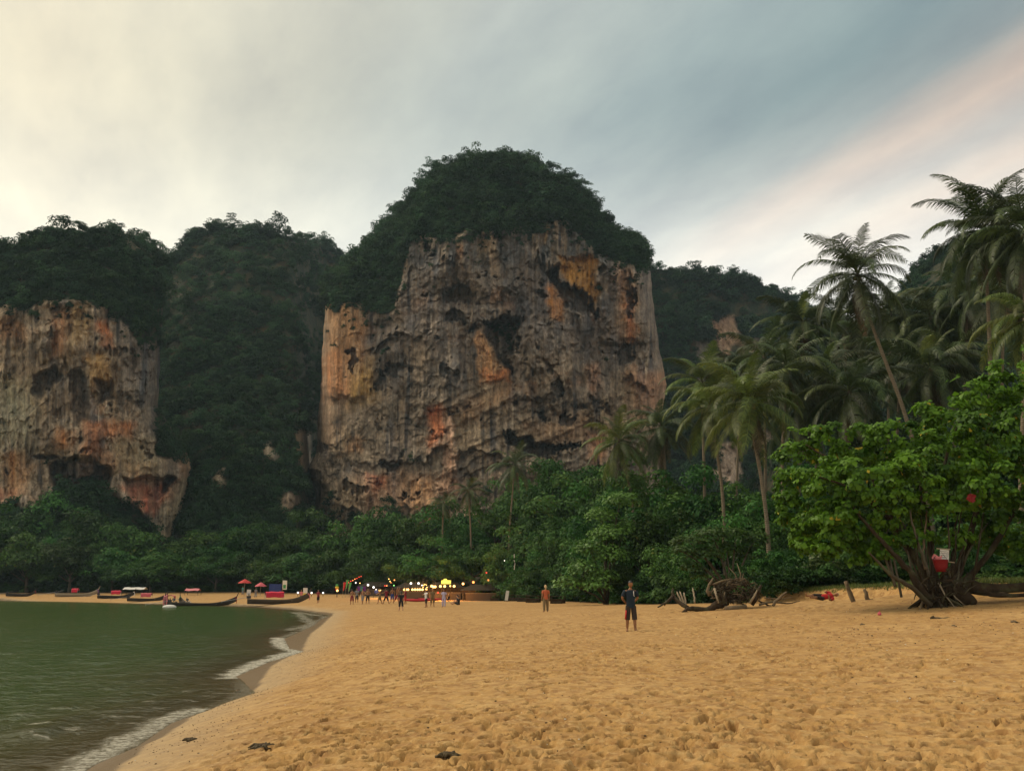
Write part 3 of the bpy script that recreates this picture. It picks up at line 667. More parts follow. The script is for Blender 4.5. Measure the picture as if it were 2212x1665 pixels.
# ================================================================== cliff on the left
def left_cliff():
    m = Relief(497, 1262, 1.8, [(497, 232), (508, 108), (524, 56), (532, -10), (550, -170), (1262, -190)],
               [(497, 248), (512, 290), (540, 328), (560, 348), (580, 360), (760, 346), (880, 342), (930, 374), (960, 402), (1010, 424), (1060, 416), (1130, 404), (1200, 392), (1262, 384)])
    PX, PY = m.PX, m.PY; s0 = .118; X = (PX - 1106) * s0; Z = (1268 - PY) * s0
    nz = fbm(X / 5, Z / 5, 102 + 0 * X, 3)
    vline = interp([(-200, 640), (0, 668), (60, 664), (120, 652), (190, 650), (240, 668), (262, 690), (290, 730), (345, 750), (380, 930), (460, 990)])(PX)
    veg = sstep(vline + 9, vline - 9, PY + 24 * nz)
    vbot = interp([(-200, 1092), (0, 1092), (95, 1096), (130, 1062), (200, 1050), (250, 1075), (300, 1100), (340, 1150), (350, 1200), (395, 1205), (420, 1100), (455, 1060)])(PX)
    vegb = sstep(vbot - 8, vbot + 8, PY + 20 * nz)
    QX = PX + 9 * noise3(X / 3, Z / 3, 150 + 0 * X); QY = PY + 9 * noise3(X / 3, Z / 3, 160 + 0 * X)
    pm = lambda pts, soft=8: poly_mask(QX, QY, pts, soft)
    side = pm([(336, 880), (400, 900), (400, 985), (336, 985)], 10); veg = np.maximum(veg, side * .9)
    Y = 243 + 22 * ((PX - 110) / 260) ** 2 + m.roll(55, 42, 'R') + .9 * s0 * np.maximum(vline - PY, 0) - .75 * s0 * np.maximum(PY - 1040, 0) * sstep(340, 280, PX)
    d = rock_relief(X * 1.1, Z * 1.1, 1.0 * sstep(900, 800, PY) + .55, 7.0) * .85
    cave = pm([(112, 1005), (160, 985), (200, 990), (236, 1010), (236, 1062), (120, 1062)], 8)
    redc = pm([(268, 1036), (370, 1030), (372, 1052), (345, 1075), (290, 1076)], 6)
    slot = pm([(352, 1028), (374, 1026), (366, 1058), (350, 1064)], 4)
    hol = pm([(150, 810), (172, 796), (190, 830), (186, 900), (164, 920), (160, 860)], 8) + pm([(206, 822), (244, 822), (244, 858), (216, 872)], 6) + pm([(76, 806), (120, 790), (134, 812), (90, 860), (72, 850)], 6)
    col = pm([(178, 930), (214, 930), (206, 985), (196, 1034), (168, 1036), (172, 985)], 4)
    gash = pm([(74, 982), (118, 984), (130, 992), (80, 990)], 3)
    d = d - 9 * cave - 7 * redc - 5 * slot - 5 * np.clip(hol, 0, 1) + 6.5 * col - 4 * gash + 3 * pm([(190, 780), (246, 770), (246, 830), (190, 830)], 8)
    d = d * (1 - .75 * np.maximum(veg, vegb)) * np.clip(sstep(0, 24, m.R - PX) + .25, 0, 1)
    C = rock_color(PX, PY, X, Z, d, 7.0, .5)
    for pts, soft, c_, k in [
        ([(-200, 800), (66, 820), (70, 960), (-200, 970)], 22, (.27, .265, .185), .75),
        ([(208, 690), (226, 694), (246, 742), (236, 752), (216, 726)], 7, (.50, .185, .075), .9),
        ([(150, 660), (188, 652), (190, 720), (150, 780)], 12, (.40, .27, .12), .75),
        ([(116, 668), (146, 664), (142, 760), (112, 770)], 10, (.42, .215, .105), .7),
        ([(186, 770), (232, 760), (246, 830), (200, 830)], 10, (.44, .265, .095), .8),
        ([(176, 906), (292, 912), (284, 950), (220, 944), (204, 1000), (176, 1000)], 8, (.42, .18, .085), .8),
        ([(168, 985), (206, 985), (196, 1036), (168, 1036)], 6, (.46, .33, .23), .8),
        ([(122, 930), (160, 936), (150, 975), (120, 970)], 10, (.46, .20, .075), .7),
        ([(12, 980), (44, 980), (56, 1050), (20, 1080)], 12, (.48, .235, .10), .75),
        ([(-20, 1050), (40, 1060), (30, 1090), (-20, 1090)], 8, (.46, .21, .13), .7),
        ([(262, 1046), (340, 1044), (384, 1030), (370, 1080), (330, 1110), (290, 1090)], 8, (.36, .12, .07), .85),
        ([(380, 960), (398, 946), (430, 1010), (410, 1050), (390, 1020)], 8, (.44, .25, .13), .8),
        ([(375, 1040), (410, 1030), (398, 1130), (388, 1190), (345, 1190), (350, 1120)], 12, (.40, .31, .19), .8),
        ([(250, 950), (340, 940), (340, 1024), (250, 1020)], 14, (.33, .27, .17), .6),
        ([(250, 690), (345, 740), (345, 880), (270, 860)], 18, (.125, .125, .125), .7)]:
        C = lerp3(C, c_, pm(pts, soft * 1.4) * k * np.clip(.80 + .9 * fbm(X / 1.6, Z / 18, 171 + 0 * X, 3, .6), .15, 1))
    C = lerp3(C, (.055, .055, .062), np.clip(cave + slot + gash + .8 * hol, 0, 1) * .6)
    str2 = fbm(X / .8, Z / 18, 180 + 0 * X, 2); C = C * (1 + .32 * np.clip(str2 * 2, -1, 1))[..., None]
    vg = np.maximum(veg, vegb); C = np.clip(lerp3(C, (.018, .026, .014), vg), .012, .65)
    lum = C.mean(-1, keepdims=True); C = np.clip(lum + (C - lum) * 1.08, .01, .7) * np.array([.90, .88, .88])
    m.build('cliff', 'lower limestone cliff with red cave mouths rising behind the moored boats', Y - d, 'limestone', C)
    SPOTS.append(m.scatter(veg * sstep(-150, -100, PX), 800, 1.6, 2.9, JR))
    SPOTS.append(m.scatter(veg * (sstep(14, 4, m.R - PX) + sstep(14, 4, PX - m.L)) * sstep(640, 560, PY), 130, 1.2, 2.6, JR, 1.2))
    SPOTS.append(m.scatter(vegb * sstep(-150, -100, PX), 520, 1.6, 2.9, JR))
    tuft = (1 - vg) * (sstep(.4, .6, fbm(X / 6, Z / 6, 190 + 0 * X, 3)) * .4 + np.exp(-np.maximum(PY - vline, 0) / 14) * .6 + pm([(130, 1035), (236, 1035), (240, 1070), (120, 1070)], 8))
    SPOTS.append(m.scatter(tuft * sstep(-150, -100, PX), 150, .4, 1.1, JR))
left_cliff()

# ================================================================== jungle hills
def hill(name, label, top, bot, Lt, Rt, Yf, n, smin, smax, rock=()):
    m = Relief(top, bot, 5 if not rock else 3, Lt, Rt); PX, PY = m.PX, m.PY
    Y = Yf(PX, PY, m); s0 = .15; X = (PX - 1106) * s0; Z = (1268 - PY) * s0; o = 0 * X + top
    Y = Y - 15 * fbm(X / 26, Z / 34, o, 3) - 4.5 * fbm(X / 9, Z / 9, o + 4, 2)
    rm = 0 * X
    QX = PX + 10 * noise3(X / 4, Z / 4, o + 50); QY = PY + 10 * noise3(X / 4, Z / 4, o + 60)
    C = np.zeros(X.shape + (3,)) + np.array([.018, .026, .014])
    for pts, c_ in rock:
        k = poly_mask(QX, QY, pts, 7); rm = np.maximum(rm, k)
        base = rock_color(PX, PY, X, Z, 0 * X, top * .1, .4); C = lerp3(C, base * .5 + np.array(c_) * .5, k)
    if rock: Y = Y - rm * (rock_relief(X, Z, .8, top * .1) * .7 - 2.5)
    m.build(name, label, Y, 'limestone', C)
    SPOTS.append(m.scatter((1 - rm) ** 2, n, smin, smax, JR))
    SPOTS.append(m.scatter((sstep(20, 5, PX - m.L) + sstep(20, 5, m.R - PX)) * (PY < top + 120), n // 9, smin * .7, smax * .95, JR, 1.2))
    return m
hill('hill', 'steep jungle covered hill in the gap between the two cliffs', 492, 1256,
     [(492, 500), (510, 422), (538, 390), (562, 374), (600, 330), (1256, 300)], [(492, 520), (508, 598), (520, 680), (534, 712), (556, 744), (600, 800), (900, 860), (1256, 860)],
     lambda px, py, m: 232 + 175 * (np.clip(1256 - py, 0, 999) / 764) ** 1.05 + 125 * sstep(625, 715, px) + 18 * (np.abs(px - 520) / 170) ** 1.5, 2700, 1.9, 3.6,
     rock=[([(640, 930), (668, 926), (672, 1010), (644, 1020)], (.30, .24, .17)), ([(462, 1010), (486, 1014), (480, 1050), (462, 1052)], (.34, .27, .18)), ([(560, 960), (590, 955), (600, 1000), (570, 1010)], (.16, .14, .10)), ([(600, 1075), (640, 1060), (650, 1090), (610, 1110)], (.20, .13, .08))])
hill('hill', 'lower wooded ridge behind the palms with small bare rock faces', 582, 1290,
     [(582, 1385), (600, 1360), (1290, 1360)], [(582, 1425), (590, 1540), (600, 1592), (624, 1640), (644, 1690), (665, 1738), (705, 1830), (770, 2000), (1290, 2100)],
     lambda px, py, m: 410 + 60 * (1150 - py) / 560 + 10 * np.abs(px - 1550) / 200, 2300, 2.6, 4.8,
     rock=[([(1535, 690), (1585, 680), (1600, 735), (1560, 770), (1535, 750)], (.36, .20, .12)), ([(1505, 730), (1545, 750), (1550, 810), (1510, 830)], (.18, .17, .17)), ([(1550, 960), (1600, 950), (1600, 1040), (1545, 1040)], (.34, .24, .18)), ([(1640, 930), (1690, 930), (1690, 980), (1640, 980)], (.30, .22, .16)), ([(1600, 740), (1635, 735), (1640, 790), (1600, 800)], (.24, .16, .12))])
hill('hill', 'dark wooded hillside at the right edge behind the tallest palms', 515, 1290,
     [(515, 2140), (552, 2030), (588, 1985), (645, 1930), (705, 1870), (805, 1770), (1000, 1640), (1290, 1560)], [(515, 2300), (540, 2450), (1290, 2500)],
     lambda px, py, m: 205 + 85 * (1200 - py) / 690 + 40 * sstep(60, 0, px - m.L), 2600, 1.6, 3.0)

# ================================================================== crowns
def leaves_np(P_, N_, size, r, aspect=.62, droop=.25):
    """one bent leaf (two quads folded on the midrib -> 6 verts) per point; returns V, F(quads)"""
    n = len(P_); N_ = N_ / np.maximum(np.linalg.norm(N_, axis=1), 1e-6)[:, None]
    t = r.normal(size=(n, 3)); t[:, 2] -= droop * 2; t -= N_ * np.sum(t * N_, 1)[:, None]; t /= np.maximum(np.linalg.norm(t, axis=1), 1e-6)[:, None]
    b_ = np.cross(N_, t); sz = (size * r.uniform(.6, 1.35, n))[:, None]
    a0 = P_; a1 = P_ + t * sz * .55; a2 = P_ + t * sz - N_ * sz * .12
    w = b_ * sz * aspect * .5; up = N_ * sz * .10
    V = np.stack([a0, a1 + w + up, a2, a1 - w + up], 1).reshape(-1, 3)
    F = np.arange(n)[:, None] * 4 + np.array([[0, 1, 2, 3]]); return V, F
def crown_mesh(name, seed, nclump, nleaf, size, flat=.8, base=-.35, inner=.3, wide=1.0, jag=.35):
    """uneven crown of unit radius: lumps of leaves at different heights, gaps between"""
    r = np.random.default_rng(seed); c = r.normal(size=(nclump, 3)); c /= np.linalg.norm(c, axis=1)[:, None]
    c[:, 2] = np.where(c[:, 2] < base, -c[:, 2], c[:, 2]); c *= (r.uniform(.45, 1.0, nclump) * (1 + jag * r.normal(size=nclump) * .5))[:, None]; c[:, 2] *= flat
    rad = r.uniform(.20, .40, nclump); k = r.choice(nclump, nleaf, p=rad ** 2 / np.sum(rad ** 2))
    d = r.normal(size=(nleaf, 3)); d /= np.linalg.norm(d, axis=1)[:, None]; d[:, 2] = np.where((d[:, 2] < -.25), -d[:, 2], d[:, 2])
    rr = rad[k] * r.uniform(1 - inner, 1.08, nleaf); P_ = c[k] + d * rr[:, None] * np.array([1, 1, .7])
    N_ = d * .8 + np.array([0, 0, .55]) + r.normal(0, .35, (nleaf, 3))
    V, F = leaves_np(P_, N_, np.full(nleaf, size), r); V[:, :2] *= wide
    tone = np.clip(r.uniform(0, 1, nclump)[k] * .45 + r.uniform(0, 1, nleaf) * .45 + .12 * (c[k][:, 2]), 0, 1); tone = np.where(r.uniform(0, 1, nleaf) > .985, 1, np.minimum(tone, .9))
    return mesh_np(name, V, F, {'tone': np.repeat(tone, 4)})

def build_jungle():
    """the far jungle on hills and cliff tops reads as one mass"""
    coll = bpy.data.collections.new('jungle_crowns')
    for i in range(7):
        me = crown_mesh('jungle_crown', 300 + i, 18 + 2 * i, 1000, .155, flat=[.8, .95, .7, 1.15, .85, .75, 1.0][i], base=-.5, jag=.5); me.materials.append(MATS['jungle_leaf'])
        coll.objects.link(bpy.data.objects.new('jungle_crown', me))
    A = np.concatenate(SPOTS); n = len(A); r = np.random.default_rng(8)
    me = bpy.data.meshes.new('jungle'); me.vertices.add(n); me.vertices.foreach_set('co', A[:, :3].astype(np.float32).ravel())
    sc = A[:, 3:4] * np.stack([r.uniform(.8, 1.2, n), r.uniform(.8, 1.2, n), r.uniform(.75, 1.35, n)], 1)
    at = me.attributes.new('scl', 'FLOAT_VECTOR', 'POINT'); at.data.foreach_set('vector', sc.astype(np.float32).ravel())
    ro = np.stack([r.normal(0, .16, n), r.normal(0, .16, n), r.uniform(0, 6.283, n)], 1)
    at = me.attributes.new('rot', 'FLOAT_VECTOR', 'POINT'); at.data.foreach_set('vector', ro.astype(np.float32).ravel())
    at = me.attributes.new('idx', 'INT', 'POINT'); at.data.foreach_set('value', r.integers(0, 7, n).astype(np.int32))
    o = mobj('jungle', me); tag(o, 'dark green jungle canopy covering the hills and cliff tops', kind='stuff')
    ng = bpy.data.node_groups.new('jungle_scatter', 'GeometryNodeTree')
    ng.interface.new_socket('Geometry', in_out='INPUT', socket_type='NodeSocketGeometry'); ng.interface.new_socket('Geometry', in_out='OUTPUT', socket_type='NodeSocketGeometry')
    N = ng.nodes.new; gi = N('NodeGroupInput'); go = N('NodeGroupOutput'); iop = N('GeometryNodeInstanceOnPoints'); ci = N('GeometryNodeCollectionInfo')
    ci.inputs['Collection'].default_value = coll; ci.inputs['Separate Children'].default_value = True; ci.inputs['Reset Children'].default_value = True
    def na(nm, t):
        a = N('GeometryNodeInputNamedAttribute'); a.data_type = t; a.inputs['Name'].default_value = nm; return next(x for x in a.outputs if x.enabled and x.name == 'Attribute')
    L = ng.links.new; L(gi.outputs[0], iop.inputs['Points']); L(ci.outputs[0], iop.inputs['Instance']); iop.inputs['Pick Instance'].default_value = True
    L(na('idx', 'INT'), iop.inputs['Instance Index']); L(na('scl', 'FLOAT_VECTOR'), iop.inputs['Scale'])
    e2r = N('FunctionNodeEulerToRotation'); L(na('rot', 'FLOAT_VECTOR'), e2r.inputs[0]); L(e2r.outputs[0], iop.inputs['Rotation'])
    L(iop.outputs[0], go.inputs[0])
    md = o.modifiers.new('scatter', 'NODES'); md.node_group = ng
build_jungle()
# ================================================================== broadleaf trees along the beach
def bark(name, a, b_, scale=6.):
    m = NB(name); n = m.noise(scale, 5, .65, None, (1, 1, .25)); n2 = m.noise(scale * .3, 3, .6)
    c = m.mix(n, a, b_); c = m.mix(m.ramp(n2, [(.5, 0.), (.75, .6)]), c, (.10, .11, .055))
    return m.done(m.bsdf(c, .9, m.bump(n, .8, .05), .15))
bark('tree_bark', (.030, .024, .016), (.10, .078, .05)); bark('grey_bark', (.06, .052, .038), (.17, .145, .105)); bark('dark_bark', (.012, .009, .006), (.055, .036, .02))
bark('driftwood', (.07, .05, .03), (.24, .175, .11), 9.); bark('pale_wood', (.22, .17, .11), (.44, .36, .26), 9.); bark('dark_wood', (.018, .013, .009), (.075, .05, .03), 9.)
ORD = ['first', 'second', 'third', 'fourth', 'fifth', 'sixth', 'seventh', 'eighth', 'ninth', 'tenth', 'eleventh', 'twelfth', 'thirteenth', 'fourteenth', 'fifteenth', 'sixteenth', 'seventeenth', 'eighteenth', 'nineteenth', 'twentieth']
CROWNS = []
for i, (fl, ba, ncl, ja) in enumerate([(.80, -.3, 34, .7), (.70, -.2, 40, .8), (.95, -.5, 36, .7), (.75, -.55, 44, .85), (.88, -.4, 30, .6), (.65, -.3, 48, .75)]):
    me = crown_mesh('crown', 500 + i, ncl, 5200, .085, flat=fl, base=ba, jag=ja, inner=.45); me.materials.append(MATS['shore_leaf']); CROWNS.append(me)
TRUNKS = []
for i in range(4):
    rs = random.Random(60 + i); mb = MB(); bx = rs.uniform(-.12, .12); by = rs.uniform(-.12, .12)
    mb.tube([(0, 0, -.08), (bx * .3, by * .3, .25), (bx, by, .6), (bx * 1.3, by * 1.6, .95)], [.075, .05, .042, .02], 8, True, .12, rs)
    for k in range(6):
        a = k * 1.05 + rs.uniform(-.3, .3); h = rs.uniform(.35, .75); l = rs.uniform(.3, .55)
        mb.tube([(bx * h, by * h, h), (bx * h + math.cos(a) * l * .5, by * h + math.sin(a) * l * .5, h + .18), (bx * h + math.cos(a) * l, by * h + math.sin(a) * l, h + .42)], [.028, .018, .008], 6, True, .1, rs)
    me = mb.mesh('trunk', True); me.materials.append(MATS['tree_bark' if i % 2 else 'grey_bark']); TRUNKS.append(me)
def broadleaf(px, top, w, Y, i, label, group, hfrac=.62):
    x, _, ztop = (float(v) for v in W(px, top, Y)); zb = gz(x, Y); H = ztop - zb; r = w * .5 * mpp(Y)
    sz = min(hfrac * H, r * 1.25); t = empty('broadleaf_tree', (x, Y, zb), random.uniform(0, 6.28))
    tag(t, label, 'tree', group)
    tr = mobj('trunk', TRUNKS[i % 4], None, t); zc = H - sz * .88; tr.scale = (max(H * .55, 3.), max(H * .55, 3.), max(zc, H * .4))
    for q in range(3):        # main crown and two lower side boughs
        cr = mobj('crown', CROWNS[(i + q * 2) % 6], None, t); a = random.uniform(0, 6.28); f = (1, .62, .55)[q] * random.uniform(.88, 1.1); off = (0, .75, .85)[q] * r
        cr.location = (math.cos(a) * off, math.sin(a) * off, zc - (0, .22, .45)[q] * sz * random.uniform(.3, 1.5)); cr.scale = (r * f * random.uniform(.85, 1.15), r * f * random.uniform(.85, 1.1), sz * f * random.uniform(.9, 1.1)); cr.rotation_euler = (random.uniform(-.15, .15), random.uniform(-.15, .15), random.uniform(0, 6.28))
    return t
ROWS = {
 'back row under the lower cliff': ('trees under the lower cliff', [(-30, 1100, 170, 233), (35, 1096, 150, 229), (118, 1088, 160, 236), (205, 1100, 150, 230), (280, 1148, 140, 226), (345, 1218, 110, 222)]),
 'front row behind the moored boats': ('trees behind the moored boats', [(-10, 1178, 140, 219), (70, 1160, 140, 219), (160, 1168, 150, 219), (250, 1182, 140, 218), (330, 1205, 130, 217), (405, 1212, 130, 217), (470, 1196, 130, 216), (545, 1190, 130, 214)]),
 'row at the foot of the gap beside the tall cliff': ('trees at the foot of the gap', [(440, 1150, 150, 232), (520, 1120, 160, 236), (600, 1140, 150, 228), (660, 1120, 140, 224), (612, 1196, 110, 205), (665, 1190, 120, 203)]),
 'row under the tall cliff behind the string lights': ('trees under the tall cliff', [(725, 1140, 140, 208), (790, 1122, 140, 203), (850, 1116, 140, 198), (915, 1110, 140, 192), (980, 1100, 140, 186), (1045, 1096, 150, 178)]),
 'low front row behind the volleyball players and the bar': ('low trees behind the bar', [(722, 1200, 110, 197), (778, 1196, 110, 191), (835, 1192, 120, 184), (895, 1186, 130, 176), (960, 1176, 130, 168), (1022, 1165, 130, 160), (1085, 1180, 110, 150)]),
 'tall row left of the coconut palms': ('tall trees left of the palms', [(1080, 1062, 150, 172), (1145, 1010, 170, 165), (1225, 990, 180, 156), (1300, 1010, 180, 146), (1140, 1120, 140, 150), (1205, 1090, 170, 142)]),
 'row of dense rounded trees behind the woman in orange': ('dense trees behind the woman in orange', [(1150, 1192, 120, 131), (1205, 1166, 140, 122), (1262, 1150, 150, 115), (1282, 1080, 170, 124), (1345, 1060, 190, 112), (1338, 1150, 150, 98)]),
 'dark row behind the man in the navy shirt': ('dark trees behind the driftwood', [(1420, 1018, 210, 104), (1400, 1110, 170, 92), (1490, 1035, 200, 98), (1470, 1160, 150, 84), (1570, 1050, 200, 94), (1550, 1130, 170, 84), (1640, 1060, 190, 90)]),
 'shaded row behind the big leafy tree': ('shaded trees behind the big leafy tree', [(1690, 1120, 170, 80), (1760, 1030, 220, 86), (1780, 1150, 170, 74), (1860, 1000, 240, 80), (1880, 1160, 170, 72), (1970, 960, 260, 78), (1990, 1140, 200, 68), (2090, 920, 260, 76), (2110, 1120, 220, 64), (2200, 960, 260, 70), (2230, 1130, 220, 58), (1660, 1190, 120, 76)]),
}
k = 0
for row, (grp, lst) in ROWS.items():
    for j, (px, top, w, Y) in enumerate(sorted(lst)):
        broadleaf(px, top, w, Y, k, f'{ORD[j]} tree from the left, {row}', grp, .62 if top > 1100 else .5); k += 1

# low dense growth at the trees' feet, one mass
def scatter_object(name, label, coll, A, seed):
    n = len(A); r = np.random.default_rng(seed)
    me = bpy.data.meshes.new(name); me.vertices.add(n); me.vertices.foreach_set('co', A[:, :3].astype(np.float32).ravel())
    sc = A[:, 3:4] * np.stack([r.uniform(.8, 1.25, n), r.uniform(.8, 1.25, n), r.uniform(.7, 1.2, n)], 1)
    for nm, v in (('scl', sc), ('rot', np.stack([r.normal(0, .15, n), r.normal(0, .15, n), r.uniform(0, 6.283, n)], 1))):
        at = me.attributes.new(nm, 'FLOAT_VECTOR', 'POINT'); at.data.foreach_set('vector', v.astype(np.float32).ravel())
    at = me.attributes.new('idx', 'INT', 'POINT'); at.data.foreach_set('value', r.integers(0, len(coll.objects), n).astype(np.int32))
    o = mobj(name, me); tag(o, label, kind='stuff'); md = o.modifiers.new('scatter', 'NODES')
    ng = bpy.data.node_groups['jungle_scatter'].copy(); md.node_group = ng
    for nd in ng.nodes:
        if nd.bl_idname == 'GeometryNodeCollectionInfo': nd.inputs['Collection'].default_value = coll
    return o
def undergrowth():
    coll = bpy.data.collections.new('bush_crowns')
    for i in range(4):
        me = crown_mesh('bush_crown', 700 + i, 14, 900, .15, flat=.9, base=-.2, jag=.4, inner=.4); me.materials.append(MATS['shore_leaf']); coll.objects.link(bpy.data.objects.new('bush_crown', me))
    r = np.random.default_rng(9); A = []
    line = np.array(VEG_LINE[1:]); seg = np.linalg.norm(np.diff(line, axis=0), axis=1); cum = np.concatenate([[0], np.cumsum(seg)])
    for _ in range(900):
        t = r.uniform(0, cum[-1]); j = min(np.searchsorted(cum, t) - 1, len(seg) - 1); j = max(j, 0); p = line[j] + (line[j + 1] - line[j]) * (t - cum[j]) / seg[j]
        dirn = p / np.linalg.norm(p); back = abs(r.normal(0, 6)) + 4.5; x, y = p + dirn * back
        pxx = to_px(x, y, 2)[0]
        if 690 < pxx < 1120 and back < 13: continue          # the bar stands here
        A.append((x, y, gz(x, y) + r.uniform(-.2, 1.2), r.uniform(.9, 2.0)))
    for _ in range(420):
        px = r.uniform(1600, 2330); Y = r.uniform(56, 84) - max(0, px - 1950) * .022; x = float(W(px, 1250, Y)[0]); A.append((x, Y, gz(x, Y) + r.uniform(-.2, 1.5), r.uniform(.6, 1.6)))
    scatter_object('undergrowth', 'low dense shrubs filling the shade under the beach trees', coll, np.array(A), 12)
undergrowth()

# ================================================================== coconut palms
def frond_mesh(e0, droop, seed, mat, ragged=.15):
    """unit long frond leaving the origin along +x at elevation e0, bending down; leaflets hang from the rib"""
    r = np.random.default_rng(seed); n = 16; pts = [np.zeros(3)]; tan = []; e = e0
    for i in range(n):
        t = i / n; e -= droop * (.35 + 1.5 * t) / n; tv = np.array([math.cos(e), 0, math.sin(e)]); tan.append(tv); pts.append(pts[-1] + tv / n)
    pts = np.array(pts); tan.append(tan[-1]); tan = np.array(tan)
    V = []; F = []; T = []
    for i in range(n):          # rib, a thin three sided tube
        for q in (0, 1):
            p = pts[i + q]; w = .011 * (1 - (i + q) / n * .85)
            nn = np.cross(tan[i + q], [0, 1, 0])
            V += [p + np.array([0, w, 0]), p - np.array([0, w, 0]), p - nn * -w * 1.2]
        b = len(V) - 6; F += [(b, b + 3, b + 4, b + 1), (b + 1, b + 4, b + 5, b + 2), (b + 2, b + 5, b + 3, b)]; T += [.85] * 6
    m = 58
    for side in (-1, 1):
        for j in range(m):
            t = .13 + .87 * (j + r.uniform(-.3, .3)) / m
            if r.uniform() < ragged * .5: continue
            t = min(max(t, .1), 1); f = t * n; i = min(int(f), n - 1); p = pts[i] + (pts[i + 1] - pts[i]) * (f - i); tv = tan[i]
            L = .21 * math.sin(math.pi * min(.16 + .80 * t, 1)) ** .7 * r.uniform(.8, 1.12); L = max(L, .06)
            fw = .35 + .75 * t; hang = .55 + .5 * (1 - max(math.sin(e0), 0)) + r.normal(0, .12)
            d1 = tv * fw + np.array([0, side * 1.0, 0]) + np.array([0, 0, -.15 * hang + .12]); d1 /= np.linalg.norm(d1)
            d2 = tv * fw * .8 + np.array([0, side * .55, 0]) + np.array([0, 0, -1.0 * hang]); d2 /= np.linalg.norm(d2)
            wv = tv * .0056
            q1 = p + d1 * L * .5; q2 = q1 + d2 * L * .55
            b = len(V); V += [p - wv, p + wv, q1 + wv * 1.15, q1 - wv * 1.15, q2 + wv * .2, q2 - wv * .2]; F += [(b, b + 1, b + 2, b + 3), (b + 3, b + 2, b + 4, b + 5)]
            T += [float(np.clip(r.normal(.45, .32), 0, 1))] * 6
    me = mesh_np('frond', np.array(V), np.array(F), {'tone': np.array(T)}); me.materials.append(MATS[mat]); return me
FR = {}
ELS = [80, 60, 40, 20, 0, -22, -48]
for m_, key in (('palm_leaf', 'g'), ('palm_leaf_young', 'y')):
    for a in ELS:
        for s_ in range(2): FR[key, a, s_] = frond_mesh(R(a), R([55, 75, 85, 80, 70, 55, 35][ELS.index(a)]) * (1 + .2 * s_), 900 + a + 7 * s_, m_)
for s_ in range(2): FR['d', -70, s_] = frond_mesh(R(-68), R(18), 990 + s_, 'dry_leaf', .6)
b = NB('palm_bark'); tc = b.n('ShaderNodeTexCoord').outputs['Object']
wv = b.n('ShaderNodeTexWave', wave_type='BANDS', bands_direction='Z'); wv.inputs['Scale'].default_value = 2.2; wv.inputs['Distortion'].default_value = 1.2; b.set(wv.inputs['Vector'], tc)
nn = b.noise(5, 4, .6, tc); c = b.mix(nn, (.105, .080, .052), (.25, .205, .145)); c = b.mix(b.ramp(wv.outputs[0], [(0, .55), (.3, 0.)]), c, (.06, .045, .03))
b.done(b.bsdf(c, .9, b.bump(b.math('ADD', wv.outputs[0], nn), .6, .04), .15))
simple('coconut_husk', (.15, .13, .035), .6, .4)
coco = MB().ball((0, 0, 0), (.12, .12, .15), 8, 6).mesh('coconut', True); coco.materials.append(MATS['coconut_husk'])
def palm(label, Y, path, L=4.8, n=24, key='g', seed=0, elmax=85, elmin=-55, dead=3, coconuts=6, r0=.19, lean=0, yaw=0.0, group='coconut palms'):
    """path: picture points from the crown down to the foot"""
    L = L * 1.2; n = int(n * 1.1); rs = random.Random(seed * 13 + 5); top = P(*path[0], Y); foot = P(*path[-1], Y); foot.z = min(gz(foot.x, foot.y), foot.z) - .1
    t = empty('coconut_palm', (foot.x, foot.y, foot.z)); tag(t, label, 'palm', group)
    pts = [P(*q, Y) - foot for q in path[:-1]][::-1]; pts = [Vector((0, 0, 0))] + pts
    dense = []
    for i in range(len(pts) - 1):     # smooth the path
        p0, p1, p2, p3 = pts[max(i - 1, 0)], pts[i], pts[i + 1], pts[min(i + 2, len(pts) - 1)]
        for q in range(6):
            u = q / 6; dense.append(.5 * ((2 * p1) + (p2 - p0) * u + (2 * p0 - 5 * p1 + 4 * p2 - p3) * u * u + (3 * p1 - p0 - 3 * p2 + p3) * u ** 3))
    dense.append(pts[-1]); m = len(dense)
    rad = [r0 * (1.0 - .42 * i / m) + (.14 if i == 0 else .05 if i == 1 else 0) + rs.uniform(-.006, .006) for i in range(m)]
    MB().tube(dense, rad, 10).build('trunk', MATS['palm_bark'], t, True)
    c = dense[-1]
    MB().tube([c - Vector((0, 0, .35)), c, c + Vector((0, 0, .45))], [r0 * .75, r0 * 1.15, .06], 8).build('crownshaft', MATS['dry_leaf'], t, True)
    for i in range(n):
        f = (i + .5) / n; el = elmax + (elmin - elmax) * f ** 1.05 + rs.uniform(-7, 7); a = min(ELS, key=lambda v: abs(v - el))
        o = mobj('frond', FR[key if f > .12 else 'y' if key == 'y' or rs.random() < .25 else 'g', a, rs.randrange(2)], None, t); o.location = c + Vector((0, 0, .25 - .3 * f))
        o.rotation_euler = (rs.uniform(-.35, .35), R(a - el) * .8, yaw + i * 2.39996 + rs.uniform(-.25, .25)); s = L * rs.uniform(.86, 1.1) * (.78 if f < .1 else 1); o.scale = (s, s, s)
    for i in range(dead):
        o = mobj('dead_frond', FR['d', -70, i % 2], None, t); o.location = c - Vector((0, 0, .15)); o.rotation_euler = (0, rs.uniform(-.1, .15), rs.uniform(0, 6.28)); s = L * rs.uniform(.55, .85); o.scale = (s, s, s)
    for i in range(coconuts):
        o = mobj('coconut', coco, None, t); a = i * 2.4; o.location = c + Vector((math.cos(a) * .24, math.sin(a) * .24, -.12 - .12 * (i % 3)))
    return t
palm('tall leaning coconut palm standing clear against the sky, pale curved trunk', 74, [(1852, 596), (1866, 650), (1890, 720), (1920, 800), (1950, 880), (1985, 1000), (2015, 1140), (2030, 1262)], 4.9, 30, 'g', 1, 86, -62, 6)
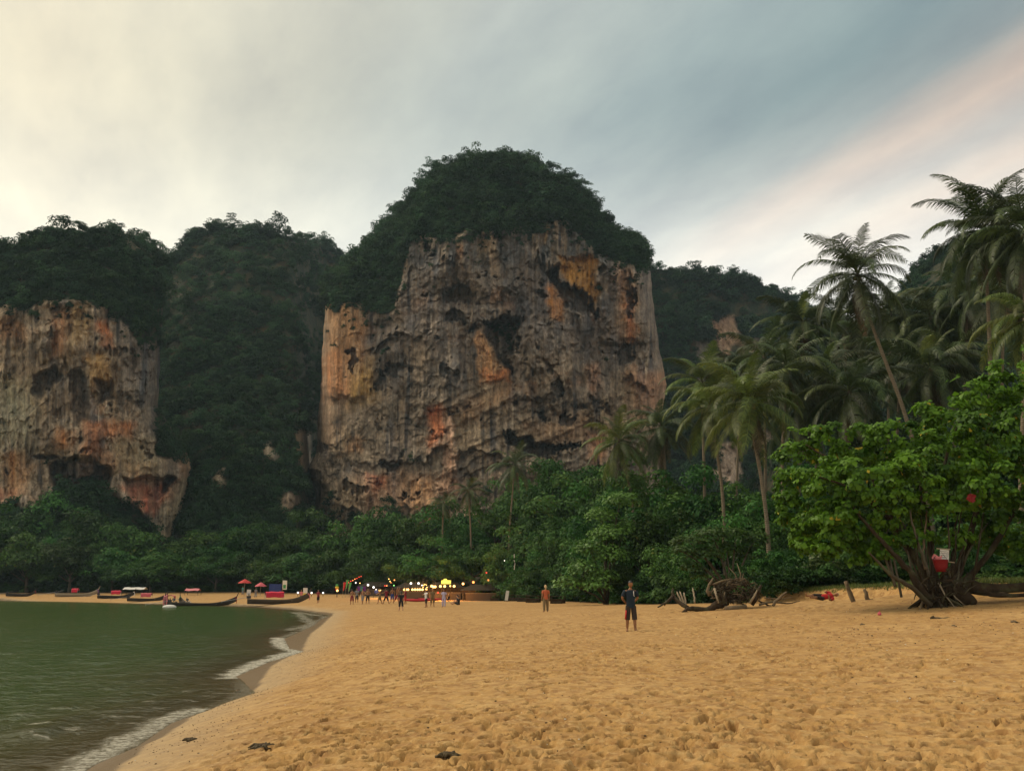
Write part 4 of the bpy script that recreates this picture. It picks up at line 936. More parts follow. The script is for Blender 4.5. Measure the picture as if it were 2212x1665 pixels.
palm('tallest coconut palm near the right edge, dense upright crown', 72, [(2126, 500), (2130, 580), (2136, 700), (2140, 850), (2142, 1050), (2142, 1262)], 5.2, 36, 'g', 2, 88, -55, 4)
palm('coconut palm cut off by the right edge of the picture', 66, [(2215, 505), (2214, 640), (2212, 820), (2212, 1040), (2212, 1262)], 5.2, 34, 'g', 3, 86, -60, 4)
palm('yellowish coconut palm with drooping fronds at the right edge above the leafy tree', 60, [(2225, 690), (2216, 800), (2208, 960), (2204, 1130), (2202, 1264)], 4.4, 20, 'y', 4, 60, -48, 3)
palm('coconut palm with a long pale trunk standing behind the driftwood root', 72, [(1622, 872), (1628, 940), (1644, 1030), (1656, 1120), (1661, 1200), (1660, 1262)], 4.6, 26, 'y', 5, 82, -52, 4)
palm('coconut palm close behind left of the long pale trunk, leaning right', 82, [(1533, 880), (1546, 960), (1558, 1040), (1564, 1120), (1565, 1200), (1566, 1268)], 4.4, 22, 'y', 6, 82, -50, 4)
palm('pale green coconut palm crown poking up behind the middle palms', 98, [(1516, 828), (1518, 920), (1522, 1060), (1524, 1270)], 4.4, 20, 'y', 7, 85, -40, 2)
palm('coconut palm with yellow coconuts in front of the tall cliff', 104, [(1338, 955), (1350, 1010), (1364, 1070), (1370, 1160), (1372, 1275)], 4.4, 22, 'y', 8, 80, -55, 4, 9)
palm('coconut palm between the yellow coconut palm and the middle palms', 106, [(1432, 925), (1436, 1000), (1440, 1100), (1442, 1275)], 4.8, 24, 'g', 9, 80, -55, 5)
palm('slender coconut palm whose thin trunk shows just left of the leafy tree', 84, [(1700, 800), (1694, 900), (1690, 1000), (1692, 1120), (1690, 1200), (1692, 1262)], 4.7, 24, 'g', 10, 80, -55, 4)
palm('shaded coconut palm crown behind the tall leaning palm, left side', 88, [(1786, 800), (1780, 920), (1750, 1080), (1742, 1180), (1740, 1262)], 4.8, 24, 'g', 11, 75, -60, 5)
palm('shaded coconut palm crown behind the tall leaning palm, right side', 90, [(1946, 780), (1940, 900), (1930, 1080), (1925, 1262)], 4.8, 24, 'g', 12, 75, -60, 4)
palm('shaded coconut palm crown below the tallest palm', 86, [(2060, 780), (2060, 920), (2064, 1100), (2066, 1262)], 4.8, 22, 'g', 13, 75, -60, 4)
palm('dark coconut palm crown between the slender palm and the middle palms', 100, [(1650, 775), (1652, 900), (1654, 1080), (1654, 1270)], 4.6, 20, 'g', 14, 85, -50, 3)
palm('far coconut palm rising from the trees in front of the cliff arch', 150, [(1112, 1006), (1106, 1080), (1100, 1160), (1098, 1275)], 4.6, 20, 'g', 15, 85, -55, 2, 0)
palm('small far coconut palm with a bare trunk below the pale rock column', 166, [(1012, 1060), (1014, 1100), (1017, 1160), (1018, 1278)], 3.4, 18, 'g', 16, 80, -55, 2, 0)
palm('tiny far coconut palm left of the bare trunk palm', 170, [(958, 1088), (956, 1150), (955, 1278)], 3.2, 16, 'g', 17, 80, -50, 1, 0)
palm('tall coconut palm behind the shaded palms, crown level with the ridge', 108, [(1872, 740), (1870, 900), (1866, 1100), (1865, 1270)], 4.8, 20, 'g', 18, 75, -55, 4)

for i, (px, py, Y, lb) in enumerate([(1600, 800, 112, 'shaded palm crown right behind the pale green palm, partly hidden'), (1735, 700, 104, 'shaded palm crown just left below the tall leaning palm'), (1830, 690, 112, 'shaded palm crown straight behind the leaning trunk'), (1925, 680, 100, 'shaded palm crown right below the tall leaning palm'), (2010, 690, 96, 'shaded palm crown left below the tallest palm'), (2090, 640, 92, 'shaded palm crown straight below the tallest palm'), (2170, 620, 84, 'shaded palm crown between the tallest palm and the edge palm'), (1835, 850, 80, 'low dark palm crown above the middle of the leafy tree'), (2010, 800, 82, 'low dark palm crown above the right part of the leafy tree'), (1730, 880, 88, 'low dark palm crown above the left part of the leafy tree')]):
    palm(lb, Y, [(px, py), (px - 4, py + 130), (px - 10, 1100), (px - 12, 1268)], 5.2, 26, 'g', 40 + i, 80, -66, 5, 0)
# ================================================================== the big leafy tree on the right
def big_tree():
    Y0 = 40.; foot = P(2022, 1312, 38.6); foot.z = gz(foot.x, foot.y)
    t = empty('leafy_tree', foot); tag(t, 'big bright green leafy tree with many leaning stems and bare roots on the sand', 'tree')
    L = lambda px, py, Y: P(px, py, Y) - foot
    rs = random.Random(3)
    def stem(name, pts, rad, mat='dark_bark'):
        P3 = [L(*q) for q in pts]; d = []
        for i in range(len(P3) - 1):
            for q in range(4): d.append(P3[i].lerp(P3[i + 1], q / 4) + (Vector((rs.uniform(-1, 1), rs.uniform(-1, 1), rs.uniform(-1, 1))) * .03 if q else Vector()))
        d.append(P3[-1]); ra = [np.interp(i / (len(d) - 1) * (len(rad) - 1), range(len(rad)), rad) for i in range(len(d))]
        return MB().tube(d, ra, 8, True, .14, rs).build(name, MATS[mat], t, True)
    stem('trunk', [(2026, 1318, 38.6), (2016, 1290, 38.8), (2006, 1262, 39), (1988, 1222, 39.2), (1964, 1185, 39.4), (1938, 1141, 39.5), (1914, 1095, 39.6), (1870, 1010, 40)], [.36, .30, .20, .15, .13, .11, .09, .05])
    stem('stem', [(2014, 1300, 38.4), (1990, 1276, 38.2), (1971, 1240, 38), (1948, 1216, 38), (1922, 1186, 38), (1888, 1150, 38), (1830, 1080, 38.5)], [.20, .17, .13, .11, .09, .07, .04], 'dark_bark')
    stem('stem', [(2010, 1306, 38.2), (1976, 1273, 37.8), (1937, 1250, 37.5), (1911, 1229, 37.4), (1876, 1192, 37.2)], [.12, .10, .08, .06, .03], 'tree_bark')
    stem('stem', [(2030, 1300, 39), (2020, 1250, 39.4), (2010, 1190, 40), (2000, 1120, 40.4), (1990, 1040, 40.6), (1975, 960, 41)], [.20, .16, .13, .11, .09, .05])
    stem('stem', [(2012, 1250, 38.9), (1996, 1210, 38.8), (1982, 1170, 38.7), (1970, 1130, 38.6), (1964, 1080, 38.6)], [.08, .06, .05, .045, .02], 'grey_bark')
    stem('stem', [(2000, 1230, 38.8), (1992, 1190, 39), (1998, 1150, 39), (2004, 1100, 39)], [.07, .05, .04, .02], 'driftwood')
    stem('stem', [(2040, 1300, 39.2), (2064, 1250, 39.6), (2088, 1190, 40), (2110, 1100, 40.4), (2130, 1000, 40.8), (2140, 900, 41)], [.22, .17, .14, .12, .10, .05])
    stem('stem', [(2050, 1290, 39.4), (2090, 1250, 39.8), (2140, 1190, 40), (2190, 1110, 40), (2230, 1000, 40.5)], [.17, .13, .12, .10, .05])
    stem('branch', [(1938, 1141, 39.5), (1890, 1090, 38.8), (1830, 1050, 38.4), (1770, 1030, 38.2)], [.10, .08, .06, .02]); stem('branch', [(1914, 1095, 39.6), (1860, 1050, 40.4), (1790, 990, 41), (1740, 960, 41.4)], [.09, .07, .05, .02])
    stem('branch', [(2000, 1120, 40.4), (2030, 1050, 40.6), (2050, 960, 40.8), (2080, 890, 41)], [.10, .08, .06, .02]); stem('branch', [(2110, 1100, 40.4), (2080, 1040, 39.6), (2050, 1000, 39)], [.09, .06, .02])
    for i in range(15):       # bare roots grip the sand
        a = i * .42 + rs.uniform(-.15, .15); l = rs.uniform(.5, 1.5); c = Vector((0, .1, .55)); d = Vector((math.cos(a), math.sin(a) * .8, 0))
        p2 = c + d * l * .5 + Vector((0, 0, -.25 + rs.uniform(-.1, .15))); p3 = c + d * l; w = foot + p3; p3.z = gz(w.x, w.y) - foot.z - .12
        MB().tube([c + d * .1, c.lerp(p2, .55) + Vector((rs.uniform(-.1, .1), 0, .06)), p2, p2.lerp(p3, .55) + Vector((rs.uniform(-.08, .08), 0, .03)), p3], [.13, .10, .075, .05, .03], 7, True, .15, rs).build('root', MATS['dark_bark' if i % 3 else 'driftwood'], t, True)
    for i in range(26):
        a = rs.uniform(0, 6.28); h = rs.uniform(.3, 1.1); d = Vector((math.cos(a), math.sin(a) * .7, 0)); p = Vector((rs.uniform(-.3, .7), rs.uniform(-.2, .4), h)); e = p + d * rs.uniform(.3, .8); w = foot + e; e.z = gz(w.x, w.y) - foot.z - .05
        MB().tube([p, p.lerp(e, .5) + Vector((rs.uniform(-.15, .15), rs.uniform(-.1, .1), .05)), e], [.04, .03, .015], 6, True, .15, rs).build('root', MATS['dark_bark' if i % 4 else 'pale_wood'], t, True)
    for i in range(90):       # dark tangle of dead roots and shoots round the stool
        a = rs.uniform(0, 6.28); q = math.sqrt(rs.random()); px = 2032 + math.cos(a) * 58 * q; py = 1272 + math.sin(a) * 34 * q; b_ = rs.uniform(-2.6, -.5) if rs.random() < .6 else rs.uniform(0, 6.28); l = rs.uniform(14, 40); dy = 38.6 + rs.uniform(-.7, .7)
        p0 = L(px, min(py, 1306), dy); p2 = L(px + math.cos(b_) * l, min(py + math.sin(b_) * l * .8, 1308), dy + rs.uniform(-.4, .4)); p1 = (p0 + p2) / 2 + Vector((rs.uniform(-.1, .1), rs.uniform(-.1, .1), rs.uniform(-.05, .15))); r_ = rs.uniform(.015, .05)
        MB().tube([p0, p0.lerp(p1, .6), p1, p1.lerp(p2, .6), p2], [r_, r_ * 1.05, r_, r_ * .7, r_ * .35], 5, True, .15, rs).build('root', MATS[rs.choice(('dark_bark', 'dark_bark', 'dark_wood', 'tree_bark'))], t, True)
    for i in range(22):       # thin shoots rising into the leaves
        px = 1880 + 270 * rs.random(); p0 = L(2026 + (px - 2026) * rs.uniform(.2, .75), rs.uniform(1262, 1290), 38.8 + rs.uniform(-.4, .4)); p2 = L(px, rs.uniform(1080, 1170), 39.5 + rs.uniform(-1, 1)); p1 = p0.lerp(p2, .5) + Vector((rs.uniform(-.25, .25), 0, rs.uniform(-.1, .25)))
        MB().tube([p0, p0.lerp(p1, .6), p1, p1.lerp(p2, .5), p2], [.06, .05, .04, .03, .015], 6, True, .12, rs).build('shoot', MATS[rs.choice(('dark_bark', 'dark_bark', 'tree_bark', 'grey_bark'))], t, True)
    # crown: leaf sprays on rounded bough ends
    BL = [(1728, 985, 62, 60, 2.5), (1790, 950, 62, 48, 2.2), (1862, 950, 70, 52, 1.2), (1712, 1060, 46, 55, 1), (1780, 1045, 78, 66, -.8), (1870, 1035, 82, 68, -1.6), (1950, 945, 72, 60, .2), (2030, 900, 78, 58, .8), (2110, 862, 78, 58, 1), (2195, 826, 80, 56, 1.2), (2280, 790, 80, 70, 1.2),
          (1965, 1035, 78, 72, -1.8), (2050, 985, 88, 76, -1.6), (2140, 945, 88, 80, -1), (2230, 910, 84, 84, -.4), (2050, 1075, 76, 50, -1.6), (2135, 1045, 84, 64, -2), (2230, 1020, 84, 80, -2.2), (1734, 1120, 54, 34, 0), (1815, 1112, 66, 40, -1.2), (1905, 1100, 60, 40, -1.4), (1985, 1112, 52, 34, -.2),
          (2085, 1130, 60, 36, .8), (2180, 1128, 66, 44, .2), (2236, 1180, 52, 60, -1), (2290, 1100, 70, 90, 0), (2300, 940, 70, 90, 0), (1745, 1158, 40, 26, .4), (1820, 1152, 50, 26, -1), (1705, 1095, 36, 40, .4), (1890, 1142, 44, 22, -1), (1770, 1120, 60, 40, 1.5), (2200, 1176, 50, 30, 0), (1860, 1180, 34, 18, -.6), (1735, 1176, 36, 22, -.4), (1795, 1184, 46, 22, -.8), (1850, 1200, 36, 18, -1), (1905, 1190, 34, 20, -1.4), (1930, 1165, 44, 22, -1.2), (1990, 1158, 40, 22, -.8), (2070, 1160, 44, 20, -.4), (2120, 1165, 50, 24, 1.2), (1690, 1030, 26, 24, .6), (1940, 1000, 60, 50, 2.5), (2080, 940, 80, 60, 3), (1840, 1000, 60, 50, 3)]
    r = np.random.default_rng(77); PT = []; NN = []; TN = []
    for (cx, cy, rx, ry, dy) in BL:
        n = int(rx * ry * .44) + 160; Yc = Y0 + dy; c = np.array(P(cx, cy, Yc)); sx, sz = rx * mpp(Yc), ry * mpp(Yc); sy = (sx + sz) * .5
        sub = r.normal(size=(26, 3)); sub /= np.linalg.norm(sub, axis=1)[:, None]; sub *= r.uniform(.55, 1.15, 26)[:, None]; k = r.integers(0, 26, n)
        d = r.normal(size=(n, 3)); d /= np.linalg.norm(d, axis=1)[:, None]; q = sub[k] * .85 + d * r.uniform(.06, .26, n)[:, None] * np.array([1, 1, .6])
        PT.append(c + q * np.array([sx, sy, sz])); NN.append(q * .7 + d * .5 + np.array([0, -.15, .55]) + r.normal(0, .3, (n, 3)))
        TN.append(np.clip(r.uniform(0, .6) * .45 + r.uniform(0, .5, 26)[k] * .9 + r.uniform(0, .45, n), 0, .9))
    PT = np.concatenate(PT); NN = np.concatenate(NN); TN = np.concatenate(TN)
    TN = np.clip(TN * .85 + .35 * fbm(PT[:, 0] * .6, PT[:, 1] * .6, PT[:, 2] * .6, 2), 0, .9); TN = np.where(r.uniform(0, 1, len(TN)) > .989, 1., TN); gap = fbm(PT[:, 0] * .85, PT[:, 1] * .85, PT[:, 2] * 1.1, 2); keep = (PT[:, 2] > foot.z + 1.6) & (gap + r.normal(0, .06, len(PT)) > -.13); PT, NN, TN = PT[keep], NN[keep], TN[keep]
    # the 300 leaves that stand nearest the viewer are parts of their own
    near = np.argsort(PT[:, 1])[:1500]; pxs, pys = to_px(PT[near, 0], PT[near, 1], PT[near, 2]); ok = near[(pxs < 2205) & (pys > 800)][:300]
    rest = np.setdiff1d(np.arange(len(PT)), ok)
    V, F = leaves_np(PT[rest] - np.array(foot), NN[rest], .205 * r.uniform(.6, 1.3, len(rest)), r, .78, .35)
    cr = mobj('crown', mesh_np('crown', V, F, {'tone': np.repeat(TN[rest], 4)}), MATS['big_leaf'], t); cr['kind'] = 'stuff'
    lms = []
    for i in range(6):
        V, F = leaves_np(np.zeros((1, 3)), np.array([[0, 0, 1.]]), np.array([.23]), np.random.default_rng(i), .8, .0); me = mesh_np('leaf', V, F, {'tone': np.full(4, .2 + .14 * i)}); me.materials.append(MATS['big_leaf']); lms.append(me)
    for q, i in enumerate(ok):
        o = mobj('leaf', lms[q % 6], None, t); o.location = Vector(PT[i]) - foot; o.rotation_euler = Vector(NN[i]).normalized().to_track_quat('Z', 'Y').to_euler(); o.rotation_euler.rotate_axis('Z', rs.uniform(0, 6.28))
big_tree()

# spreading shrub tree with layered leaves over the driftwood
def layered_tree(label, blobs, Y0, footpx, seed, size=.26):
    foot = P(footpx, 1275, Y0); foot.z = gz(foot.x, foot.y); t = empty('broadleaf_tree', foot); tag(t, label, 'tree'); rs = random.Random(seed); r = np.random.default_rng(seed)
    PT = []; NN = []; TN = []
    for cx, cy, rx, ry, dy in blobs:
        n = int(rx * ry * .42) + 60; c = np.array(P(cx, cy, Y0 + dy)); s = mpp(Y0); d = r.normal(size=(n, 3)); d /= np.linalg.norm(d, axis=1)[:, None]; d[:, 2] = np.where(d[:, 2] < -.2, -d[:, 2], d[:, 2]); q = d * r.uniform(.55, 1.05, n)[:, None]
        PT.append(c + q * np.array([rx * s, (rx + ry) * .5 * s, ry * s])); NN.append(d * .6 + np.array([0, -.1, .8]) + r.normal(0, .3, (n, 3))); TN.append(np.clip(r.uniform(0, .45, n) + r.uniform(.1, .45), 0, .9))
        e = Vector(c) - foot; MB().tube([Vector((0, 0, -.1)), Vector((e.x * .3, e.y * .3, e.z * .45)), Vector((e.x * .75, e.y * .75, e.z * .85)), e], [.13, .09, .06, .025], 6, True, .1, rs).build('branch', MATS['tree_bark'], t, True)
    MB().tube([(0, 0, -.2), (.05, 0, .8), (.1, .1, 1.6)], [.2, .16, .12], 8, True, .1, rs).build('trunk', MATS['tree_bark'], t, True)
    PT = np.concatenate(PT) - np.array(foot); V, F = leaves_np(PT, np.concatenate(NN), np.full(len(PT), size), r, .75, .3)
    mobj('crown', mesh_np('crown', V, F, {'tone': np.repeat(np.concatenate(TN), 4)}), MATS['big_leaf_shade'], t)
leaf_mat('big_leaf_shade', (.035, .080, .014), (.110, .205, .030), (.26, .24, .05), trans=.3)
layered_tree('spreading low tree with layered leaves hanging over the driftwood root', [(1490, 1172, 44, 18, -1), (1540, 1160, 50, 22, 0), (1590, 1158, 40, 20, 1), (1630, 1168, 36, 22, 2), (1475, 1190, 26, 12, -2), (1520, 1200, 40, 22, -1), (1495, 1228, 26, 16, -2), (1510, 1245, 18, 10, -2), (1570, 1190, 40, 22, 1), (1615, 1200, 36, 22, 2)], 68, 1580, 31)
layered_tree('rounded bush tree with bright leaves left of the man in navy', [(1300, 1120, 40, 26, 2), (1340, 1085, 44, 26, 2), (1310, 1160, 42, 28, 0), (1275, 1190, 38, 26, -1), (1320, 1205, 44, 28, -1), (1262, 1235, 36, 26, -2), (1300, 1250, 40, 22, -2), (1230, 1262, 34, 20, -2), (1350, 1150, 40, 30, 2), (1285, 1268, 36, 14, -3)], 90, 1310, 32, .33)
layered_tree('low bright shrub under the left side of the leafy tree', [(1790, 1205, 44, 16, 0), (1760, 1225, 40, 20, 0), (1820, 1230, 40, 20, 0), (1850, 1212, 26, 14, .5), (1745, 1248, 30, 12, -.5), (1800, 1250, 40, 12, -.5)], 58, 1800, 33, .2)

# grass and creepers along the lip of the bank, one mass
def bank_grass():
    r = np.random.default_rng(41); n = 26000; px = r.uniform(1600, 2340, n); line = np.array(BANK); Y = np.interp(px, [1628, 1690, 1800, 1900, 1990, 2080, 2230], [62, 57, 53, 51, 47, 43, 41]) + .5 + np.abs(r.normal(0, 3.2, n))
    x = W(px, 1268, Y)[0]; z = ground_z(x, Y); ok = fbm(x * .9, Y * .9, 0 * x, 2) + r.normal(0, .15, n) > -.25; x, Y, z = x[ok], Y[ok], z[ok]; n = len(x)
    h = r.uniform(.08, .30, n) * (1 + .8 * fbm(x * .5, Y * .5, 5 + 0 * x, 2)); a = r.uniform(0, 6.28, n); w = .012 + .01 * r.uniform(0, 1, n)
    b0 = np.stack([x, Y, z - .02], 1); dw = np.stack([np.cos(a), np.sin(a), 0 * a], 1) * w[:, None]; tip = b0 + np.stack([r.normal(0, .5, n) * h, r.normal(0, .5, n) * h, h], 1)
    V = np.stack([b0 - dw, b0 + dw, tip], 1).reshape(-1, 3); F = np.arange(n)[:, None] * 3 + np.array([[0, 1, 2]])
    tag(mobj('grass', mesh_np('grass', V, F, {'tone': np.repeat(r.uniform(0, 1, n), 3)}), MATS['grass_blade']), 'short green grass along the lip of the sandy bank', kind='stuff')
bank_grass()
# ================================================================== small things: colours
for nm, c, rg in [('skin_tan', (.30, .15, .075), .6), ('skin_brown', (.25, .115, .05), .6), ('skin_pale', (.45, .26, .17), .6), ('hair_black', (.012, .010, .009), .5), ('hair_fair', (.40, .27, .13), .5), ('hair_grey', (.42, .36, .30), .6),
                  ('cloth_navy', (.010, .020, .032), .85), ('cloth_shorts_dark', (.035, .026, .022), .85), ('cloth_red', (.42, .018, .020), .8), ('cloth_orange', (.42, .105, .045), .85), ('cloth_khaki', (.17, .12, .055), .85), ('cloth_white', (.62, .60, .57), .8),
                  ('cloth_black', (.012, .012, .014), .8), ('cloth_blue', (.03, .05, .20), .8), ('cloth_grey', (.18, .18, .19), .8), ('cloth_pink', (.52, .17, .18), .75), ('cloth_lilac', (.40, .36, .50), .8), ('cloth_maroon', (.20, .02, .03), .8), ('cloth_teal', (.05, .22, .20), .8), ('cloth_purple', (.13, .03, .22), .8), ('cloth_green', (.07, .26, .08), .8), ('cloth_yellow', (.55, .42, .04), .8),
                  ('boat_wood', (.075, .055, .036), .7), ('boat_dark', (.030, .024, .018), .7), ('boat_pale', (.25, .21, .15), .7), ('canopy_red', (.50, .015, .045), .7), ('canopy_faded', (.46, .09, .11), .75), ('engine_metal', (.025, .025, .028), .45), ('steel', (.30, .30, .30), .4),
                  ('kayak_red', (.42, .014, .025), .35), ('roof_red', (.42, .035, .03), .75), ('thatch', (.022, .018, .010), .95), ('board_white', (.58, .56, .52), .7), ('ink', (.05, .05, .05), .8), ('plastic_red', (.17, .006, .008), .6), ('tarp_blue', (.02, .035, .15), .6), ('stone_grey', (.28, .25, .20), .9), ('seaweed', (.060, .042, .018), .8), ('shell_white', (.65, .60, .50), .6), ('cable', (.02, .02, .02), .7)]:
    simple(nm, c, rg, .3, 7., .3)
def glow(name, col, s):
    b = NB(name); e = b.n('ShaderNodeEmission'); e.inputs[0].default_value = (*col, 1); e.inputs[1].default_value = s; return b.done(e.outputs[0])
glow('lamp_white', (1, .92, .78), 2.0); glow('lamp_warm', (1, .52, .14), 3.0); glow('lamp_red', (1, .07, .04), 1.2); glow('lamp_orange', (1, .32, .08), 1.8); glow('lamp_yellow', (1, .78, .10), 1.1); glow('lamp_green', (.35, 1, .25), 1.6)

# ================================================================== people
TMP = bpy.data.scenes.new('work'); BAKE = []
def skin_obj(verts, edges, rad, sub=1):
    me = bpy.data.meshes.new('work'); me.from_pydata([tuple(v) for v in verts], edges, []); o = bpy.data.objects.new('work', me); TMP.collection.objects.link(o)
    m = o.modifiers.new('skin', 'SKIN'); m.use_smooth_shade = True; m.branch_smoothing = .6
    for i, sv in enumerate(me.skin_vertices[0].data):
        r_ = rad[i]; sv.radius = r_ if hasattr(r_, '__len__') else (r_, r_); sv.use_root = (i == 0)
    s = o.modifiers.new('sub', 'SUBSURF'); s.levels = sub; s.render_levels = sub; return o
def graph(chain_list, J, RD):
    names = []; E = []
    for ch in chain_list:
        for a in ch:
            if a not in names: names.append(a)
        for a, b_ in zip(ch, ch[1:]):
            e = (names.index(a), names.index(b_))
            if e not in E: E.append(e)
    return [J[n] for n in names], E, [RD[n] for n in names]
def person(label, loc, rz, h=1.68, skin='skin_tan', hair='hair_black', top='cloth_white', bottom='cloth_black', legs=(0, 0), arms='down', pose='stand', long_legs=False, sleeves=True, fem=False, fingers=False, cap=None, stripe=None, group=None, print_=False):
    """legs=(left,right) swing in radians (forward +); built facing +y"""
    k = h / 1.72; V3 = Vector; J = {}; hipz = .90
    sw = .185 if not fem else .165; hw = .095
    if pose == 'sit': hipz = .12
    if pose == 'squat': hipz = .26
    J['pelvis'] = V3((0, 0, hipz)); J['waist'] = V3((0, .01, hipz + .16)); J['chest'] = V3((0, .0, hipz + .40)); J['neck'] = V3((0, .0, hipz + .56)); J['head0'] = V3((0, .025, hipz + .64))
    for s, n in ((-1, 'l'), (1, 'r')):
        J['sh' + n] = V3((s * sw, 0, hipz + .50)); J['hip' + n] = V3((s * hw, 0, hipz - .06))
        a = legs[0] if s < 0 else legs[1]
        if pose == 'stand':
            kn = J['hip' + n] + V3((s * .03, math.sin(a) * .42, -math.cos(a) * .42)); b_ = a - abs(a) * .55
            an = kn + V3((s * .01, math.sin(b_) * .40, -math.cos(b_) * .40)); J['kn' + n] = kn; J['an' + n] = an; J['toe' + n] = an + V3((s * .05, .17, -.025)); J['heel' + n] = an + V3((0, -.035, -.02))
        elif pose == 'sit':
            J['kn' + n] = V3((s * .14, .40, .22)); J['an' + n] = V3((s * .12, .72, .07)); J['toe' + n] = V3((s * .15, .84, .14)); J['heel' + n] = V3((s * .12, .76, .03))
        else:
            J['kn' + n] = V3((s * .16, .34, .45)); J['an' + n] = V3((s * .13, .10, .07)); J['toe' + n] = V3((s * .16, .28, .03)); J['heel' + n] = V3((s * .13, .06, .03))
        sh = J['sh' + n]; am = arms if isinstance(arms, str) else arms[0 if s < 0 else 1]
        if am == 'down': el, wr = sh + V3((s * .07, -.02, -.28)), sh + V3((s * .08, .05, -.52))
        elif am == 'behind': el, wr = sh + V3((s * .11, -.10, -.26)), sh + V3((-s * .06, -.19, -.44))
        elif am == 'front': el, wr = sh + V3((s * .09, .03, -.27)), sh + V3((-s * .03, .22, -.30))
        elif am == 'up': el, wr = sh + V3((s * .12, .12, .18)), sh + V3((s * .06, .22, .40))
        elif am == 'out': el, wr = sh + V3((s * .24, .04, -.14)), sh + V3((s * .42, .14, -.16))
        elif am == 'hip': el, wr = sh + V3((s * .20, -.06, -.24)), sh + V3((s * .02, .06, -.42))
        else: el, wr = sh + V3((s * .06, .16, -.24)), sh + V3((s * .03, .40, -.34))   # reach
        J['el' + n] = el; J['wr' + n] = wr; d = (wr - el).normalized(); J['pm' + n] = wr + d * .07
        side = d.cross(V3((0, 1, 0)) if abs(d.y) < .8 else V3((1, 0, 0))).normalized()
        for q, (off, ln) in enumerate(((-.030, .065), (-.010, .078), (.010, .072), (.030, .055))):
            J[f'f{q}a' + n] = J['pm' + n] + side * off + d * .02; J[f'f{q}b' + n] = J['pm' + n] + side * off * 1.1 + d * ln + V3((0, .012, 0)); J[f'f{q}c' + n] = J['pm' + n] + side * off * 1.1 + d * (ln + .018) + V3((0, .03, 0))
        J['tha' + n] = wr + side * -.032 + d * .035; J['thb' + n] = wr + side * -.055 + d * .07 + V3((0, .015, 0))
    if pose == 'lie':        # on the side, raised a little on one arm
        pass
    RD = {'pelvis': (.150, .112), 'waist': (.142 if not fem else .12, .10), 'chest': (.155 if not fem else .135, .10), 'neck': .062, 'head0': .06}
    for n in 'lr':
        RD.update({'sh' + n: .056, 'hip' + n: .092, 'kn' + n: .070, 'an' + n: .046, 'toe' + n: (.040, .024), 'heel' + n: .034, 'el' + n: .052, 'wr' + n: .036, 'pm' + n: (.036, .018), 'tha' + n: .012, 'thb' + n: .009})
        for q in range(4):
            for z in 'abc': RD[f'f{q}{z}' + n] = .0095
    body = [['pelvis', 'waist', 'chest', 'neck', 'head0']]
    for n in 'lr':
        body += [['chest', 'sh' + n, 'el' + n, 'wr' + n, 'pm' + n], ['pelvis', 'hip' + n, 'kn' + n, 'an' + n, 'toe' + n], ['an' + n, 'heel' + n]]
        if fingers: body += [['pm' + n, f'f{q}a' + n, f'f{q}b' + n, f'f{q}c' + n] for q in range(4)] + [['wr' + n, 'tha' + n, 'thb' + n]]
    t = empty('person', loc, rz); tag(t, label, 'person', group)
    def fit(v): return v * k
    def put(name, obj, mat, extra=None): BAKE.append((name, obj, mat, t, k, extra))
    # head with face: one shaped ball joined to the body
    hc = J['head0'] + V3((0, .015, .10)); hv = MB(); n_, m_ = 16, 12; VV = []
    for i in range(m_ + 1):
        th = math.pi * i / m_
        for j in range(n_):
            ph = 2 * math.pi * j / n_; x, y, z = math.sin(th) * math.cos(ph), math.sin(th) * math.sin(ph), math.cos(th)
            w = .084 * (1 - .22 * max(0, -z)); yy = y * .102; zz = z * .124
            if y > .6 and abs(x) < .35: yy += .020 * math.exp(-((z + .12) / .16) ** 2) * (1 - abs(x) / .35) + .008 * math.exp(-((z + .75) / .15) ** 2)
            if y > .5 and .2 < abs(x) < .6: yy -= .008 * math.exp(-((z - .08) / .12) ** 2)
            VV.append(hc + V3((x * w, yy, zz)))
    hv.add(VV, [(i * n_ + j, (i + 1) * n_ + j, (i + 1) * n_ + (j + 1) % n_, i * n_ + (j + 1) % n_) for i in range(m_) for j in range(n_)])
    for s in (-1, 1): hv.ball(hc + V3((s * .077, -.005, -.012)), (.012, .022, .032), 6, 5)
    put('body', skin_obj(*graph(body, J, RD), sub=2 if fingers else 1), skin, hv)
    def ringtube(mb, C, n=14):
        """rings: (centre, rx, ry, axis) joined in order; open ends"""
        V = []; m = len(C)
        for c, rx, ry, ax in C:
            ax = V3(ax).normalized(); u = V3((1, 0, 0)) - ax * ax.x; u = u.normalized() if u.length > .2 else V3((0, 1, 0)); v = ax.cross(u).normalized()
            for q in range(n): a = 2 * math.pi * q / n; V.append(V3(c) + u * math.cos(a) * rx + v * math.sin(a) * ry)
        mb.add(V, [(i * n + q, i * n + (q + 1) % n, (i + 1) * n + (q + 1) % n, (i + 1) * n + q) for i in range(m - 1) for q in range(n)]); return mb
    Zu = (0, 0, 1); f_ = .92 if fem else 1.0
